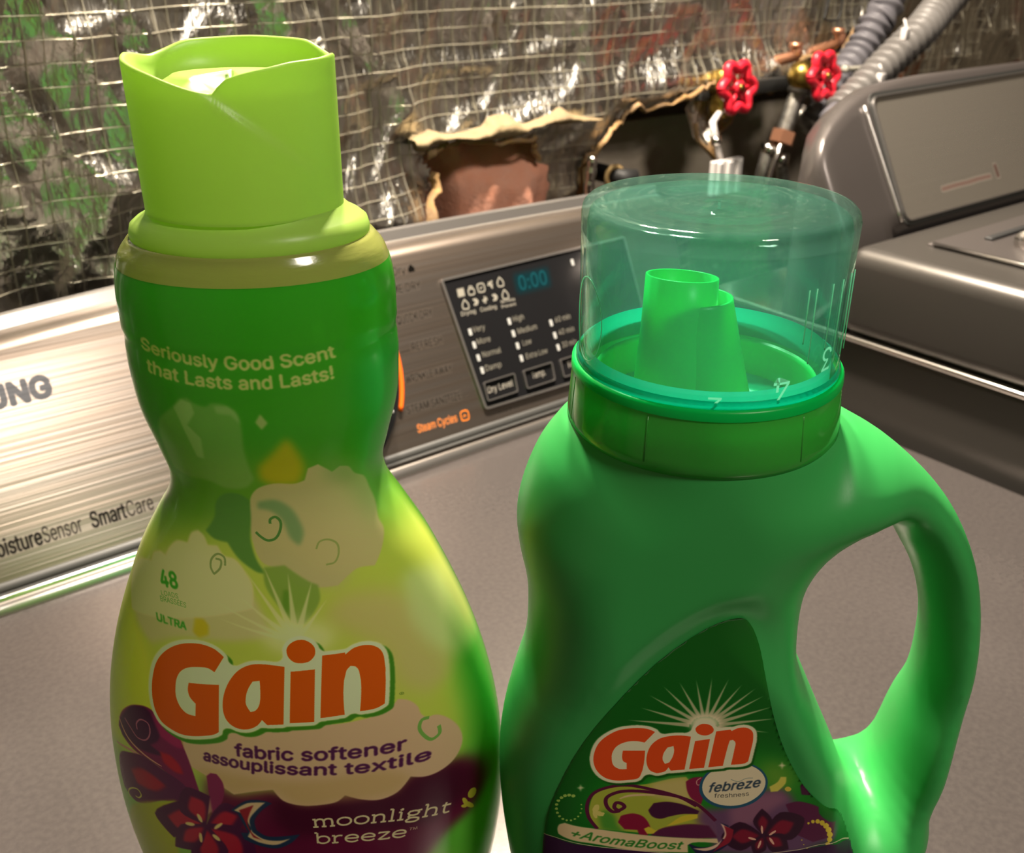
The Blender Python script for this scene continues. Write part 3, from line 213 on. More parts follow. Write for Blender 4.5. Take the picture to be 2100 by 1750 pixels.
ART_J=[["p","0d5a14",0.0,0.75,1,[-3.45,11.31,-0.49,13.93,2.07,13.28,4.09,7.13,-4.03,6.57],""],["p","1f7a1c",0.8,0.75,1,[-1.94,10.33,1.44,10.89,2.74,10.64,3.6,9.15,3.13,7.64,1.81,7.32,-0.91,7.63,-2.74,8.56,-2.55,9.46],""],["p","6f8f2c",0.7,0.438,1,[1.81,10.61,2.56,10.44,2.86,9.75,2.48,9.28,1.91,9.75],""],["p","b3a886",0.85,0.013,0,[-0.16,11.84,-1.78,11.94,-0.16,11.7],""],["p","b3a886",0.85,0.013,0,[-0.09,11.92,-1.45,12.35,-0.11,11.78],""],["p","b3a886",0.85,0.013,0,[-0.04,12.0,-1.27,12.77,-0.08,11.88],""],["p","b3a886",0.85,0.013,0,[0.04,12.05,-0.93,13.06,-0.03,11.95],""],["p","b3a886",0.85,0.013,0,[0.13,12.06,-0.53,13.19,0.04,11.99],""],["p","b3a886",0.85,0.013,0,[0.22,12.06,-0.11,13.27,0.12,12.03],""],["p","b3a886",0.85,0.013,0,[0.31,12.04,0.29,13.32,0.2,12.06],""],["p","b3a886",0.85,0.013,0,[0.39,12.02,0.72,13.3,0.29,12.08],""],["p","b3a886",0.85,0.013,0,[0.46,11.96,1.07,13.11,0.37,12.06],""],["p","b3a886",0.85,0.013,0,[0.52,11.92,1.43,12.99,0.45,12.04],""],["p","b3a886",0.85,0.013,0,[0.56,11.87,1.66,12.74,0.5,11.99],""],["p","b3a886",0.85,0.013,0,[0.6,11.79,1.91,12.38,0.56,11.93],""],["p","b3a886",0.85,0.013,0,[0.62,11.71,2.04,11.99,0.59,11.85],""],["p","b3a886",0.85,0.013,0,[0.58,11.62,1.93,11.52,0.58,11.76],""],["p","d8cfae",0.95,0.175,1,[0.63,11.83,0.6,11.7,0.48,11.59,0.31,11.53,0.12,11.55,-0.05,11.63,-0.15,11.77,-0.16,11.91,-0.08,12.03,0.07,12.11,0.26,12.13,0.44,12.08,0.57,11.98],""],["p","8f9a34",1,0.025,1,[-2.62,9.04,-2.46,9.46,-2.12,9.62,-1.47,9.68,-1.04,9.75,-0.49,9.92,-0.11,9.98,0.1,9.63,0.08,9.28,0.37,8.98,0.82,8.31,0.92,7.75,0.43,7.7,-0.93,7.88,-2.37,8.07,-2.6,8.44],""],["p","b3a36c",0.8,0.15,1,[-1.04,9.75,-0.49,9.92,-0.11,9.98,0.06,9.51,0.05,9.16,0.33,8.86,-0.12,8.98,-0.57,9.16,-1.01,9.28],""],["p","2f7a24",0.8,0.125,1,[-2.38,8.56,-2.22,8.8,-1.94,8.55,-1.84,8.19,-1.55,7.88,-2.28,8.06],""],["p","5c3a5c",0.95,0.2,1,[0.33,8.86,0.99,8.86,1.73,9.4,2.45,9.57,2.74,9.34,2.96,8.92,2.83,8.55,3.46,8.5,4.29,7.96,4.33,7.58,3.78,7.45,3.19,7.13,0.93,7.13,0.63,7.94,0.29,8.31],""],["p","7f5568",0.8,0.2,1,[1.13,8.8,1.62,9.16,2.03,9.4,2.46,9.46,2.72,9.16,2.32,8.8,1.72,8.19,1.29,8.07],""],["p","3d1230",1,0.013,1,[2.96,9.66,3.08,9.85,3.24,9.78,3.35,9.5,3.26,9.32,3.04,9.34],""],["p","4c1838",1,0.025,1,[2.65,8.98,2.94,9.09,3.31,9.01,3.56,8.89,3.62,8.62,4.2,8.12,4.11,7.8,3.58,7.57,2.91,7.95,2.84,8.5],""],["s","4c1030",1,0.0,0.1,[-2.39,8.07,-2.64,8.5,-2.7,8.98,-2.54,9.39,-2.12,9.62,-1.65,9.68,-1.03,9.54,-0.36,9.31,0.23,9.01,0.82,8.37],0],["s","4c1030",1,0.0,0.108,[-1.86,8.74,-1.69,8.89,-1.77,9.01,-1.92,9.04,-1.96,8.86,-1.82,8.74,-1.99,8.71,-2.17,8.92,-2.19,9.22,-1.89,9.43,-1.37,9.47,-0.76,9.38,-0.22,9.25,0.26,8.92],0],["s","c9a890",0.8,0.025,0.075,[-1.84,9.19,-1.63,9.29,-1.28,9.33,-0.89,9.33],1],["p","3a1230",1,0.013,1,[-1.04,8.77,-0.91,9.03,-0.56,9.08,-0.12,8.98,0.34,8.74,0.31,8.62,-0.09,8.63,-0.44,8.54,-0.7,8.45,-0.92,8.54],""],["p","751030",1,0.013,1,[-1.84,8.32,-1.77,8.56,-1.46,8.65,-1.19,8.55,-1.0,8.28,-0.94,8.01,-1.01,7.82,-1.24,7.85,-1.29,8.03,-1.65,8.06],""],["p","4c1838",1,0.037,1,[-0.93,7.82,-0.67,8.07,-0.28,8.19,0.16,8.25,0.65,8.19,0.92,7.75,0.43,7.7,-0.47,7.76],""],["p","b5a830",1,0.013,1,[-1.12,8.07,-0.99,8.16,-0.8,8.01,-0.5,8.19,-0.09,8.56,0.31,8.62,0.32,8.47,-0.24,8.25,-0.67,8.1,-0.84,7.89,-1.02,7.88],""],["p","701838",1,0.013,1,[-0.1,9.81,0.07,9.95,0.33,9.98,0.42,9.4,0.37,8.98,0.08,9.22,-0.05,9.51],""],["s","b58a80",0.9,0.0,0.029,[0.29,9.95,0.19,9.84,0.22,9.69,0.33,9.72],0],["p","1f4a60",1,0.0,1,[2.07,9.85,2.05,9.45,1.83,9.09,1.45,8.87,1.01,8.84,0.61,9.0,0.34,9.31,0.27,9.7,0.4,10.09,0.71,10.38,1.12,10.51,1.54,10.45,1.89,10.21],""],["p","c9bb9c",1,0.0,1,[2.01,9.86,1.99,9.5,1.78,9.18,1.44,8.97,1.03,8.94,0.66,9.08,0.41,9.37,0.35,9.72,0.47,10.07,0.76,10.33,1.14,10.44,1.53,10.39,1.84,10.18],""],["p","b3b04c",1,0.013,1,[2.14,9.63,2.34,9.8,2.4,9.98,2.55,9.98,2.56,9.75,2.38,9.46,2.2,9.44],""],["p","b3a040",1,0.0,1,[2.74,9.54,2.73,9.5,2.71,9.47,2.67,9.46,2.63,9.46,2.59,9.49,2.57,9.52,2.56,9.56,2.58,9.6,2.61,9.63,2.65,9.63,2.69,9.61,2.72,9.58],""],["p","2a0a22",1,0.013,2,[2.18,7.82,2.36,8.4,2.03,8.83,1.84,8.35],""],["p","6c1228",1,0.062,2,[2.17,7.93,2.24,8.34,2.07,8.58,1.98,8.31],""],["p","2a0a22",1,0.013,2,[2.18,7.82,2.98,7.66,3.22,8.47,2.54,8.69],""],["p","6c1228",1,0.062,2,[2.29,7.88,2.82,7.89,2.96,8.3,2.6,8.4],""],["p","2a0a22",1,0.013,2,[2.18,7.82,2.5,7.18,2.94,7.29,2.7,7.88],""],["p","6c1228",1,0.062,2,[2.26,7.76,2.52,7.38,2.75,7.42,2.61,7.73],""],["p","2a0a22",1,0.013,2,[2.18,7.82,1.88,7.54,2.02,7.06,2.31,7.27],""],["p","6c1228",1,0.062,2,[2.17,7.75,2.0,7.51,2.06,7.25,2.21,7.38],""],["p","2a0a22",1,0.013,2,[2.18,7.82,1.48,8.33,1.03,7.75,1.62,7.23],""],["p","6c1228",1,0.062,2,[2.07,7.81,1.57,8.06,1.32,7.77,1.64,7.51],""],["p","c39a84",1,0.0,1,[2.14,7.88,2.13,7.89,2.11,7.94,2.09,8.01,2.08,8.09,2.08,8.15,2.08,8.19,2.1,8.19,2.12,8.16,2.14,8.1,2.15,8.02,2.16,7.95,2.16,7.9],""],["p","c39a84",1,0.0,1,[2.5,8.01,2.51,7.98,2.49,7.93,2.45,7.89,2.41,7.85,2.37,7.82,2.34,7.82,2.33,7.83,2.34,7.87,2.37,7.91,2.41,7.96,2.45,7.99,2.48,8.01],""],["p","c39a84",1,0.0,1,[2.0,7.65,1.99,7.64,1.95,7.64,1.89,7.65,1.84,7.67,1.79,7.7,1.77,7.73,1.77,7.74,1.8,7.76,1.85,7.75,1.9,7.73,1.95,7.71,1.99,7.68],""],["p","c39a84",1,0.0,1,[2.52,7.47,2.5,7.47,2.46,7.5,2.42,7.56,2.38,7.62,2.36,7.68,2.35,7.72,2.36,7.74,2.39,7.72,2.43,7.68,2.47,7.61,2.5,7.55,2.52,7.49],""],["p","c39a84",1,0.0,1,[2.09,7.32,2.07,7.35,2.07,7.4,2.08,7.47,2.09,7.55,2.11,7.6,2.13,7.63,2.14,7.62,2.15,7.58,2.15,7.51,2.14,7.44,2.12,7.38,2.1,7.33],""],["p","1a1c38",1,0.013,1,[0.08,7.57,0.41,7.38,0.72,7.38,0.98,7.51,1.14,7.76,1.19,8.19,0.95,8.31,1.3,8.0,1.29,7.57,1.05,7.26,0.75,7.1,0.38,7.13],""],["p","c9a890",1,0.013,1,[0.96,8.28,1.29,8.04,1.29,7.63,1.06,7.69,0.95,7.38,0.65,7.22,0.28,7.32,0.68,7.35,0.98,7.54,1.11,7.88],""],["p","7c1a2c",1,0.025,1,[1.06,8.19,1.34,8.04,1.29,7.57,1.0,7.31,0.83,7.16,1.03,7.51,1.16,7.82],""],["p","8fae50",1,0.0,1,[-3.02,9.26,-3.03,9.24,-3.05,9.22,-3.07,9.2,-3.1,9.2,-3.12,9.21,-3.13,9.23,-3.13,9.26,-3.12,9.29,-3.1,9.3,-3.07,9.31,-3.05,9.31,-3.03,9.29],""],["p","8fae50",1,0.0,1,[-3.14,9.27,-3.14,9.25,-3.16,9.22,-3.18,9.21,-3.21,9.2,-3.23,9.21,-3.24,9.23,-3.24,9.25,-3.23,9.28,-3.21,9.3,-3.18,9.31,-3.16,9.31,-3.14,9.29],""],["p","8fae50",1,0.0,1,[-3.25,9.22,-3.25,9.19,-3.27,9.17,-3.29,9.16,-3.32,9.15,-3.34,9.16,-3.35,9.18,-3.35,9.2,-3.34,9.23,-3.32,9.24,-3.29,9.26,-3.27,9.26,-3.25,9.24],""],["p","8fae50",1,0.0,1,[-3.34,9.12,-3.35,9.09,-3.37,9.07,-3.39,9.06,-3.41,9.05,-3.43,9.06,-3.44,9.07,-3.44,9.09,-3.43,9.12,-3.41,9.14,-3.39,9.16,-3.37,9.15,-3.35,9.15],""],["p","8fae50",1,0.0,1,[-3.42,8.98,-3.43,8.97,-3.44,8.94,-3.46,8.92,-3.49,8.92,-3.5,8.92,-3.52,8.94,-3.52,8.96,-3.51,8.98,-3.49,9.0,-3.46,9.01,-3.44,9.02,-3.43,9.01],""],["p","8fae50",1,0.0,1,[-3.47,8.84,-3.47,8.81,-3.49,8.79,-3.51,8.77,-3.53,8.76,-3.55,8.77,-3.56,8.78,-3.56,8.8,-3.55,8.83,-3.53,8.85,-3.51,8.86,-3.49,8.86,-3.47,8.85],""],["p","8fae50",1,0.0,1,[-3.48,8.68,-3.48,8.66,-3.49,8.63,-3.51,8.62,-3.54,8.62,-3.55,8.61,-3.56,8.63,-3.56,8.66,-3.55,8.67,-3.54,8.69,-3.52,8.71,-3.5,8.71,-3.48,8.7],""],["p","8fae50",1,0.0,1,[-3.45,8.55,-3.45,8.52,-3.47,8.5,-3.49,8.49,-3.51,8.48,-3.52,8.49,-3.53,8.5,-3.53,8.52,-3.52,8.54,-3.51,8.56,-3.49,8.57,-3.47,8.57,-3.45,8.56],""],["p","8fae50",1,0.0,1,[-3.39,8.44,-3.39,8.42,-3.41,8.4,-3.42,8.39,-3.44,8.38,-3.46,8.38,-3.47,8.4,-3.47,8.42,-3.46,8.44,-3.44,8.45,-3.43,8.46,-3.41,8.47,-3.39,8.45],""],["p","8fae50",1,0.0,1,[-3.3,8.37,-3.3,8.35,-3.32,8.33,-3.33,8.32,-3.35,8.32,-3.37,8.32,-3.38,8.34,-3.38,8.35,-3.37,8.37,-3.35,8.39,-3.34,8.4,-3.32,8.39,-3.31,8.39],""],["p","8fae50",1,0.0,1,[-3.2,8.34,-3.2,8.33,-3.21,8.32,-3.23,8.3,-3.25,8.3,-3.26,8.31,-3.27,8.32,-3.27,8.34,-3.26,8.35,-3.25,8.37,-3.23,8.37,-3.21,8.37,-3.2,8.36],""],["p","8fae50",1,0.0,1,[-3.09,8.37,-3.09,8.35,-3.1,8.33,-3.12,8.33,-3.13,8.32,-3.15,8.34,-3.15,8.35,-3.15,8.36,-3.15,8.38,-3.13,8.39,-3.12,8.39,-3.1,8.39,-3.09,8.39],""],["p","8fae50",1,0.0,1,[-2.98,8.43,-2.98,8.42,-3.0,8.41,-3.01,8.4,-3.03,8.4,-3.04,8.4,-3.05,8.41,-3.05,8.43,-3.04,8.44,-3.03,8.45,-3.01,8.46,-3.0,8.45,-2.99,8.45],""],["p","8fae50",1,0.0,1,[-2.9,8.53,-2.9,8.52,-2.91,8.51,-2.92,8.5,-2.94,8.5,-2.95,8.51,-2.96,8.52,-2.96,8.53,-2.95,8.55,-2.94,8.56,-2.92,8.56,-2.91,8.56,-2.9,8.55],""],["p","8fae50",1,0.0,1,[-2.84,8.66,-2.84,8.66,-2.85,8.64,-2.86,8.64,-2.88,8.64,-2.89,8.65,-2.9,8.66,-2.9,8.67,-2.89,8.68,-2.88,8.69,-2.87,8.69,-2.85,8.69,-2.84,8.68],""],["p","8fae50",1,0.0,1,[-2.82,8.81,-2.82,8.81,-2.83,8.8,-2.84,8.79,-2.85,8.8,-2.86,8.8,-2.87,8.81,-2.87,8.82,-2.87,8.83,-2.86,8.84,-2.84,8.84,-2.83,8.84,-2.82,8.83],""],["p","8fae50",1,0.0,1,[-2.83,8.97,-2.84,8.96,-2.84,8.95,-2.85,8.95,-2.87,8.95,-2.88,8.95,-2.88,8.96,-2.88,8.97,-2.88,8.98,-2.87,8.99,-2.86,8.99,-2.84,8.99,-2.84,8.98],""],["p","b8a834",1,0.0,1,[3.39,8.28,3.39,8.26,3.38,8.24,3.37,8.23,3.35,8.24,3.34,8.25,3.33,8.27,3.33,8.29,3.33,8.31,3.34,8.33,3.36,8.32,3.38,8.32,3.39,8.3],""],["p","b8a834",1,0.0,1,[3.52,8.34,3.52,8.31,3.51,8.29,3.49,8.28,3.47,8.28,3.44,8.3,3.43,8.33,3.42,8.36,3.43,8.39,3.45,8.41,3.47,8.41,3.49,8.4,3.51,8.38],""],["p","b8a834",1,0.0,1,[3.66,8.35,3.66,8.31,3.65,8.28,3.62,8.27,3.59,8.27,3.56,8.3,3.54,8.33,3.54,8.37,3.55,8.41,3.57,8.43,3.6,8.44,3.63,8.42,3.65,8.39],""],["p","b8a834",1,0.0,1,[3.8,8.29,3.8,8.25,3.78,8.21,3.75,8.19,3.72,8.2,3.69,8.23,3.67,8.27,3.66,8.32,3.67,8.36,3.69,8.39,3.73,8.39,3.76,8.38,3.79,8.34],""],["p","b8a834",1,0.0,1,[3.94,8.17,3.93,8.12,3.91,8.09,3.87,8.08,3.84,8.08,3.8,8.11,3.78,8.16,3.77,8.21,3.78,8.26,3.81,8.28,3.85,8.29,3.89,8.26,3.92,8.22],""],["p","b8a834",1,0.0,1,[4.05,7.97,4.04,7.93,4.01,7.91,3.97,7.91,3.93,7.92,3.9,7.95,3.87,8.0,3.86,8.05,3.88,8.1,3.9,8.13,3.95,8.12,3.99,8.09,4.03,8.03],""],["p","b8a834",1,0.0,1,[4.12,7.77,4.11,7.73,4.08,7.71,4.04,7.72,3.99,7.74,3.96,7.78,3.93,7.82,3.92,7.88,3.94,7.92,3.97,7.94,4.01,7.93,4.06,7.89,4.1,7.82],""],["p","b8a834",1,0.0,1,[4.12,7.6,4.11,7.56,4.09,7.55,4.05,7.55,4.01,7.56,3.98,7.59,3.96,7.64,3.95,7.68,3.96,7.73,3.99,7.75,4.03,7.74,4.07,7.71,4.1,7.65],""],["p","b8a834",1,0.0,1,[4.07,7.47,4.06,7.44,4.04,7.41,4.02,7.4,3.99,7.4,3.96,7.42,3.94,7.46,3.93,7.51,3.94,7.54,3.97,7.56,3.99,7.57,4.03,7.55,4.05,7.52],""],["p","b8a834",1,0.0,1,[3.98,7.34,3.98,7.3,3.97,7.28,3.95,7.27,3.92,7.28,3.9,7.3,3.89,7.32,3.88,7.36,3.89,7.39,3.9,7.41,3.93,7.41,3.95,7.4,3.97,7.37],""],["p","b8a834",1,0.0,1,[3.86,7.24,3.86,7.22,3.86,7.2,3.84,7.2,3.82,7.2,3.81,7.21,3.8,7.23,3.79,7.26,3.8,7.28,3.81,7.29,3.83,7.3,3.84,7.29,3.86,7.27],""],["p","b8a834",1,0.0,1,[3.72,7.21,3.72,7.2,3.72,7.19,3.71,7.19,3.7,7.19,3.69,7.19,3.69,7.21,3.69,7.22,3.69,7.22,3.7,7.24,3.7,7.24,3.71,7.23,3.72,7.22],""],["p","b8a834",1,0.0,1,[3.59,7.24,3.59,7.23,3.58,7.22,3.58,7.22,3.57,7.22,3.56,7.23,3.56,7.23,3.55,7.24,3.56,7.25,3.56,7.26,3.57,7.26,3.58,7.26,3.59,7.25],""],["p","b8a834",1,0.0,1,[3.46,7.33,3.46,7.32,3.46,7.3,3.45,7.3,3.44,7.31,3.43,7.31,3.43,7.32,3.43,7.33,3.43,7.34,3.44,7.35,3.44,7.35,3.45,7.35,3.46,7.34],""],["p","b8a834",1,0.0,1,[3.35,7.47,3.35,7.46,3.35,7.44,3.34,7.44,3.33,7.45,3.33,7.45,3.32,7.46,3.32,7.47,3.32,7.48,3.33,7.49,3.34,7.49,3.34,7.48,3.35,7.48],""],["p","b8a834",1,0.0,1,[3.28,7.64,3.28,7.63,3.27,7.62,3.26,7.62,3.26,7.62,3.25,7.62,3.24,7.64,3.24,7.65,3.25,7.65,3.25,7.67,3.26,7.67,3.27,7.66,3.27,7.65],""],["p","d0c8a0",0.9,0.037,0,[-3.0,9.55,-2.92,9.6,-2.9,9.71,-2.87,9.61,-2.78,9.58,-2.87,9.54,-2.89,9.42,-2.92,9.53],""],["p","d0c8a0",0.9,0.037,0,[2.28,10.38,2.36,10.42,2.37,10.53,2.41,10.42,2.5,10.38,2.42,10.35,2.41,10.23,2.37,10.35],""],["p","b8b060",1,0.0,1,[-2.4,8.98,-2.38,8.94,-2.37,8.87,-2.38,8.79,-2.41,8.73,-2.46,8.68,-2.5,8.68,-2.53,8.7,-2.55,8.76,-2.55,8.83,-2.52,8.9,-2.49,8.96,-2.44,8.98],""],["p","b8b060",1,0.0,1,[-2.24,8.58,-2.26,8.55,-2.31,8.55,-2.37,8.56,-2.43,8.59,-2.47,8.64,-2.49,8.69,-2.48,8.72,-2.45,8.75,-2.39,8.74,-2.33,8.72,-2.28,8.68,-2.24,8.63],""],["p","b8b060",1,0.0,1,[-2.42,8.47,-2.45,8.47,-2.48,8.49,-2.51,8.54,-2.53,8.59,-2.54,8.65,-2.54,8.69,-2.51,8.71,-2.48,8.7,-2.45,8.66,-2.42,8.61,-2.41,8.55,-2.41,8.5],""],["p","b8b060",1,0.0,1,[-2.22,8.66,-2.22,8.63,-2.24,8.6,-2.27,8.57,-2.31,8.55,-2.35,8.55,-2.37,8.57,-2.38,8.59,-2.37,8.62,-2.34,8.65,-2.31,8.68,-2.27,8.69,-2.23,8.68],""],["p","2a0a30",1,0.0,0,[-3.87,7.53,-3.51,7.57,-2.25,7.35,0.16,7.06,1.85,7.0,3.18,7.23,4.05,7.47,4.91,6.9,5.07,6.23,5.31,5.27,-3.82,4.76],""],["s","b8a890",1,0.0,0.021,[-3.87,7.54,-3.51,7.59,-2.25,7.37,0.16,7.08,1.62,7.03,3.17,7.26,4.05,7.49,4.91,6.91],0],["p","c0ae84",1,0.013,1,[-3.48,7.93,-3.43,8.12,-3.28,8.23,-2.28,8.04,-0.92,7.81,0.43,7.7,0.92,7.7,0.98,7.51,0.26,7.54,0.13,7.45,0.16,7.16,-1.34,7.24,-2.48,7.5,-3.29,7.68,-3.45,7.76],""],["t","1f6a1c",1,"+AromaBoost",[-3.16,7.8,-1.62,7.42,-0.06,7.29],0.3,1.2,0.3,"i"],["logo",[[[-1.03,11.54,-1.2,11.63,-1.41,11.67,-1.7,11.66,-1.99,11.59,-2.28,11.39,-2.46,11.16,-2.56,10.88,-2.59,10.55,-2.49,10.21,-2.26,9.95,-1.96,9.85,-1.66,9.87,-1.4,9.92,-1.33,10.01,-1.25,10.9,-1.83,10.9,-1.84,10.67,-1.8,10.53,-1.71,10.47,-1.7,10.26,-1.89,10.26,-2.05,10.38,-2.11,10.61,-2.1,10.84,-1.99,11.06,-1.76,11.2,-1.51,11.23,-1.28,11.18],1],[[-0.09,11.38,-0.17,10.24,-0.53,10.2,-0.6,10.32,-0.68,10.18,-0.89,10.11,-1.07,10.2,-1.18,10.44,-1.19,10.78,-1.1,11.09,-0.9,11.31,-0.64,11.4,-0.34,11.42],1],[[-0.52,11.06,-0.67,11.01,-0.76,10.81,-0.77,10.58,-0.7,10.44,-0.59,10.49,-0.52,10.67,-0.49,10.89],-1],[[0.03,11.23,0.41,11.3,0.34,10.3,-0.05,10.26],1],[[0.55,11.56,0.91,11.62,0.95,11.57,1.11,11.67,1.32,11.68,1.48,11.56,1.53,11.34,1.51,10.89,1.48,10.53,1.4,10.46,1.04,10.41,1.08,10.95,1.08,11.19,1.01,11.27,0.93,11.25,0.9,11.06,0.83,10.37,0.45,10.32],1],[[0.48,11.62,0.47,11.54,0.43,11.49,0.36,11.44,0.28,11.42,0.2,11.43,0.12,11.46,0.06,11.51,0.02,11.58,0.01,11.66,0.04,11.72,0.09,11.77,0.17,11.81,0.25,11.81,0.33,11.79,0.4,11.75,0.45,11.69],1]],"fa4414","cfc3a4","0a4a0a",0.1,[0.05,-0.08]],["t","1d3040",1,"febreze",[0.51,9.42,1.19,9.51,1.87,9.63],0.325,1.4,0.35,"i"],["t","3a3a34",1,"freshness",[0.7,9.23,1.18,9.25,1.63,9.31],0.15,0.3,0,"i"],["s","7f8a80",1,0.0,0.021,[1.09,9.89,1.29,9.81,1.5,9.93,1.67,9.94],0]]
BGJ='{"hole1":[[0.4355,0.1466],[0.4458,0.1476],[0.4563,0.1517],[0.4748,0.1524],[0.5088,0.1477],[0.5431,0.1479],[0.5475,0.1441],[0.5505,0.1369],[0.5566,0.1247],[0.566,0.1],[0.5774,0.0741],[0.5827,0.0482],[0.4188,0.0758],[0.4269,0.0812],[0.4322,0.1072],[0.4407,0.1224],[0.44,0.1354]],"hole2":[[0.6014,0.0751],[0.6069,0.1127],[0.6197,0.13],[0.6343,0.1446],[0.6512,0.1504],[0.6646,0.1603],[0.6805,0.1601],[0.7057,0.163],[0.7238,0.1678],[0.7461,0.1725],[0.755,0.1795],[0.8011,0.1761],[0.8278,0.1635],[0.8538,0.1614],[0.8703,0.167],[0.8947,0.1804],[0.8995,0.1911],[0.9278,0.1866],[0.9749,0.1894],[0.9823,0.2101],[1.0077,0.2075],[1.0168,0.1811],[1.038,0.1379],[1.0347,0.0438],[1.0514,-0.0259],[0.6127,0.0469]],"flap":[[0.7338,0.1719],[0.7448,0.1761],[0.7859,0.1756],[0.782,0.1603],[0.7744,0.1411],[0.7598,0.1306],[0.7489,0.1224],[0.7608,0.1049],[0.7432,0.1204],[0.7305,0.131],[0.7242,0.1459],[0.7202,0.1578]],"fold":[[0.4174,0.1615],[0.4206,0.1651],[0.4404,0.1656],[0.4516,0.1619],[0.4774,0.1593],[0.4908,0.1631],[0.4976,0.1693],[0.5181,0.17],[0.5336,0.161],[0.5537,0.1634],[0.5741,0.1714],[0.5895,0.1634],[0.6161,0.1581],[0.5913,0.1571],[0.5365,0.1586],[0.528,0.1529],[0.4906,0.1526],[0.4578,0.1566],[0.4399,0.1555],[0.4323,0.1527],[0.4199,0.1521]],"gap1":[[0.4478,0.1401],[0.4611,0.1429],[0.4799,0.1419],[0.4794,0.1082],[0.4785,0.0614],[0.436,0.0685],[0.4512,0.103]],"pink":[[0.4759,0.1431],[0.4986,0.145],[0.5548,0.1424],[0.5654,0.1331],[0.5782,0.0957],[0.5952,0.0428],[0.4723,0.0635],[0.4764,0.098]],"hoseA":[[1.0656,0.2565],[1.0248,0.2393],[0.9724,0.2168],[0.9273,0.1921],[0.8916,0.1713],[0.8567,0.151]],"hoseB":[[0.9815,0.2547],[0.9689,0.2395],[0.9584,0.2255],[0.9445,0.2064],[0.9337,0.1937],[0.9084,0.174],[0.8839,0.1518]],"v1":[[0.7537,0.1767]],"v1r":[[0.7503,0.1999],[0.7738,0.1788],[0.7573,0.1527]],"v2":[[0.854,0.1818]],"v2r":[[0.8489,0.2047],[0.8773,0.1801],[0.8592,0.1582]],"brass":[[0.8472,0.1806],[0.8647,0.1793]],"pipe1":[[0.7348,0.1461],[0.7418,0.1288],[0.7502,0.1097]],"tag":[[0.7339,0.1104],[0.7733,0.1103],[0.7786,0.0883],[0.736,0.0938]],"silver":[[0.8503,0.1647],[0.8445,0.1507],[0.8359,0.1275]],"nut":[[0.8346,0.1229]],"rod":[[0.8255,0.1158],[0.8192,0.103],[0.812,0.0834]],"sleeve":[[0.8233,0.1133],[0.8155,0.084]],"sleeve2":[[0.8449,0.1012],[0.8514,0.0779]],"elbow":[[0.8762,0.1421],[0.8952,0.1264],[0.9138,0.126],[0.9342,0.1297]],"cop1":[[0.8604,0.2056],[0.8611,0.1965],[0.8541,0.1878]],"cop2":[[0.926,0.2159],[0.9295,0.2058],[0.9277,0.1938]],"cable":[[0.892,0.1853],[0.9218,0.1847],[0.9418,0.1887],[0.9542,0.1959],[0.9601,0.2049]],"wire":[[0.9088,0.2275],[0.9097,0.234],[0.9124,0.2483]],"wire2":[[0.9088,0.2275],[0.9273,0.2261],[0.9339,0.2331],[0.9341,0.2477]],"tie1":[[0.9135,0.2186]],"tie2":[[0.8996,0.1781]],"ring":[[0.6506,0.0995],[0.6632,0.0979]],"yel":[[0.6691,0.1268]],"dark":[[0.8213,0.2343],[0.9112,0.2348],[0.9128,0.2039],[0.7874,0.1875],[0.7024,0.2005]],"reflred":[[0.76,0.1868],[0.7539,0.2061],[0.7828,0.2233],[0.8336,0.221],[0.8398,0.2348],[0.873,0.2388],[0.9079,0.2177],[0.8797,0.2017],[0.8363,0.204],[0.8073,0.1901]],"pipeL":[[0.6061,0.1268],[0.601,0.0835]]}'

# ------------------------------------------------------------------ label printer: fills outlines into a small raster in label centimetres
FD=os.path.join(bpy.utils.resource_path('LOCAL'),'datafiles','fonts'); _font=None
try:
    fp=os.path.join(FD,'Inter.woff2')
    if os.path.exists(fp): _font=bpy.data.fonts.load(fp)
except Exception: _font=None
def glyph_edges(text):
    """outline points and directed edges of a word, from the font's own curves"""
    cu=bpy.data.curves.new('t','FONT'); cu.body=text
    if _font: cu.font=_font
    ob=bpy.data.objects.new('t',cu); COL.objects.link(ob); dg=bpy.context.evaluated_depsgraph_get(); dg.update()
    cv=ob.to_curve(dg); V=[];E=[]
    for sp in cv.splines:
        L_=[]
        if sp.type=='BEZIER':
            bp=sp.bezier_points
            for i in range(len(bp)):
                p,q=bp[i],bp[(i+1)%len(bp)]; P0,P1,P2,P3_=[np.array(v[:2]) for v in (p.co,p.handle_right,q.handle_left,q.co)]
                for k in range(5): t=k/5; L_.append((1-t)**3*P0+3*(1-t)**2*t*P1+3*(1-t)*t*t*P2+t**3*P3_)
        else: L_=[np.array(p.co[:2]) for p in sp.points]
        n0=len(V); V+=L_; E+=[(n0+i,n0+(i+1)%len(L_)) for i in range(len(L_))]
    ob.to_curve_clear(); bpy.data.objects.remove(ob); bpy.data.curves.remove(cu); return (np.array(V) if V else np.zeros((0,2))),E
CAPH=glyph_edges('H')[0][:,1].max()
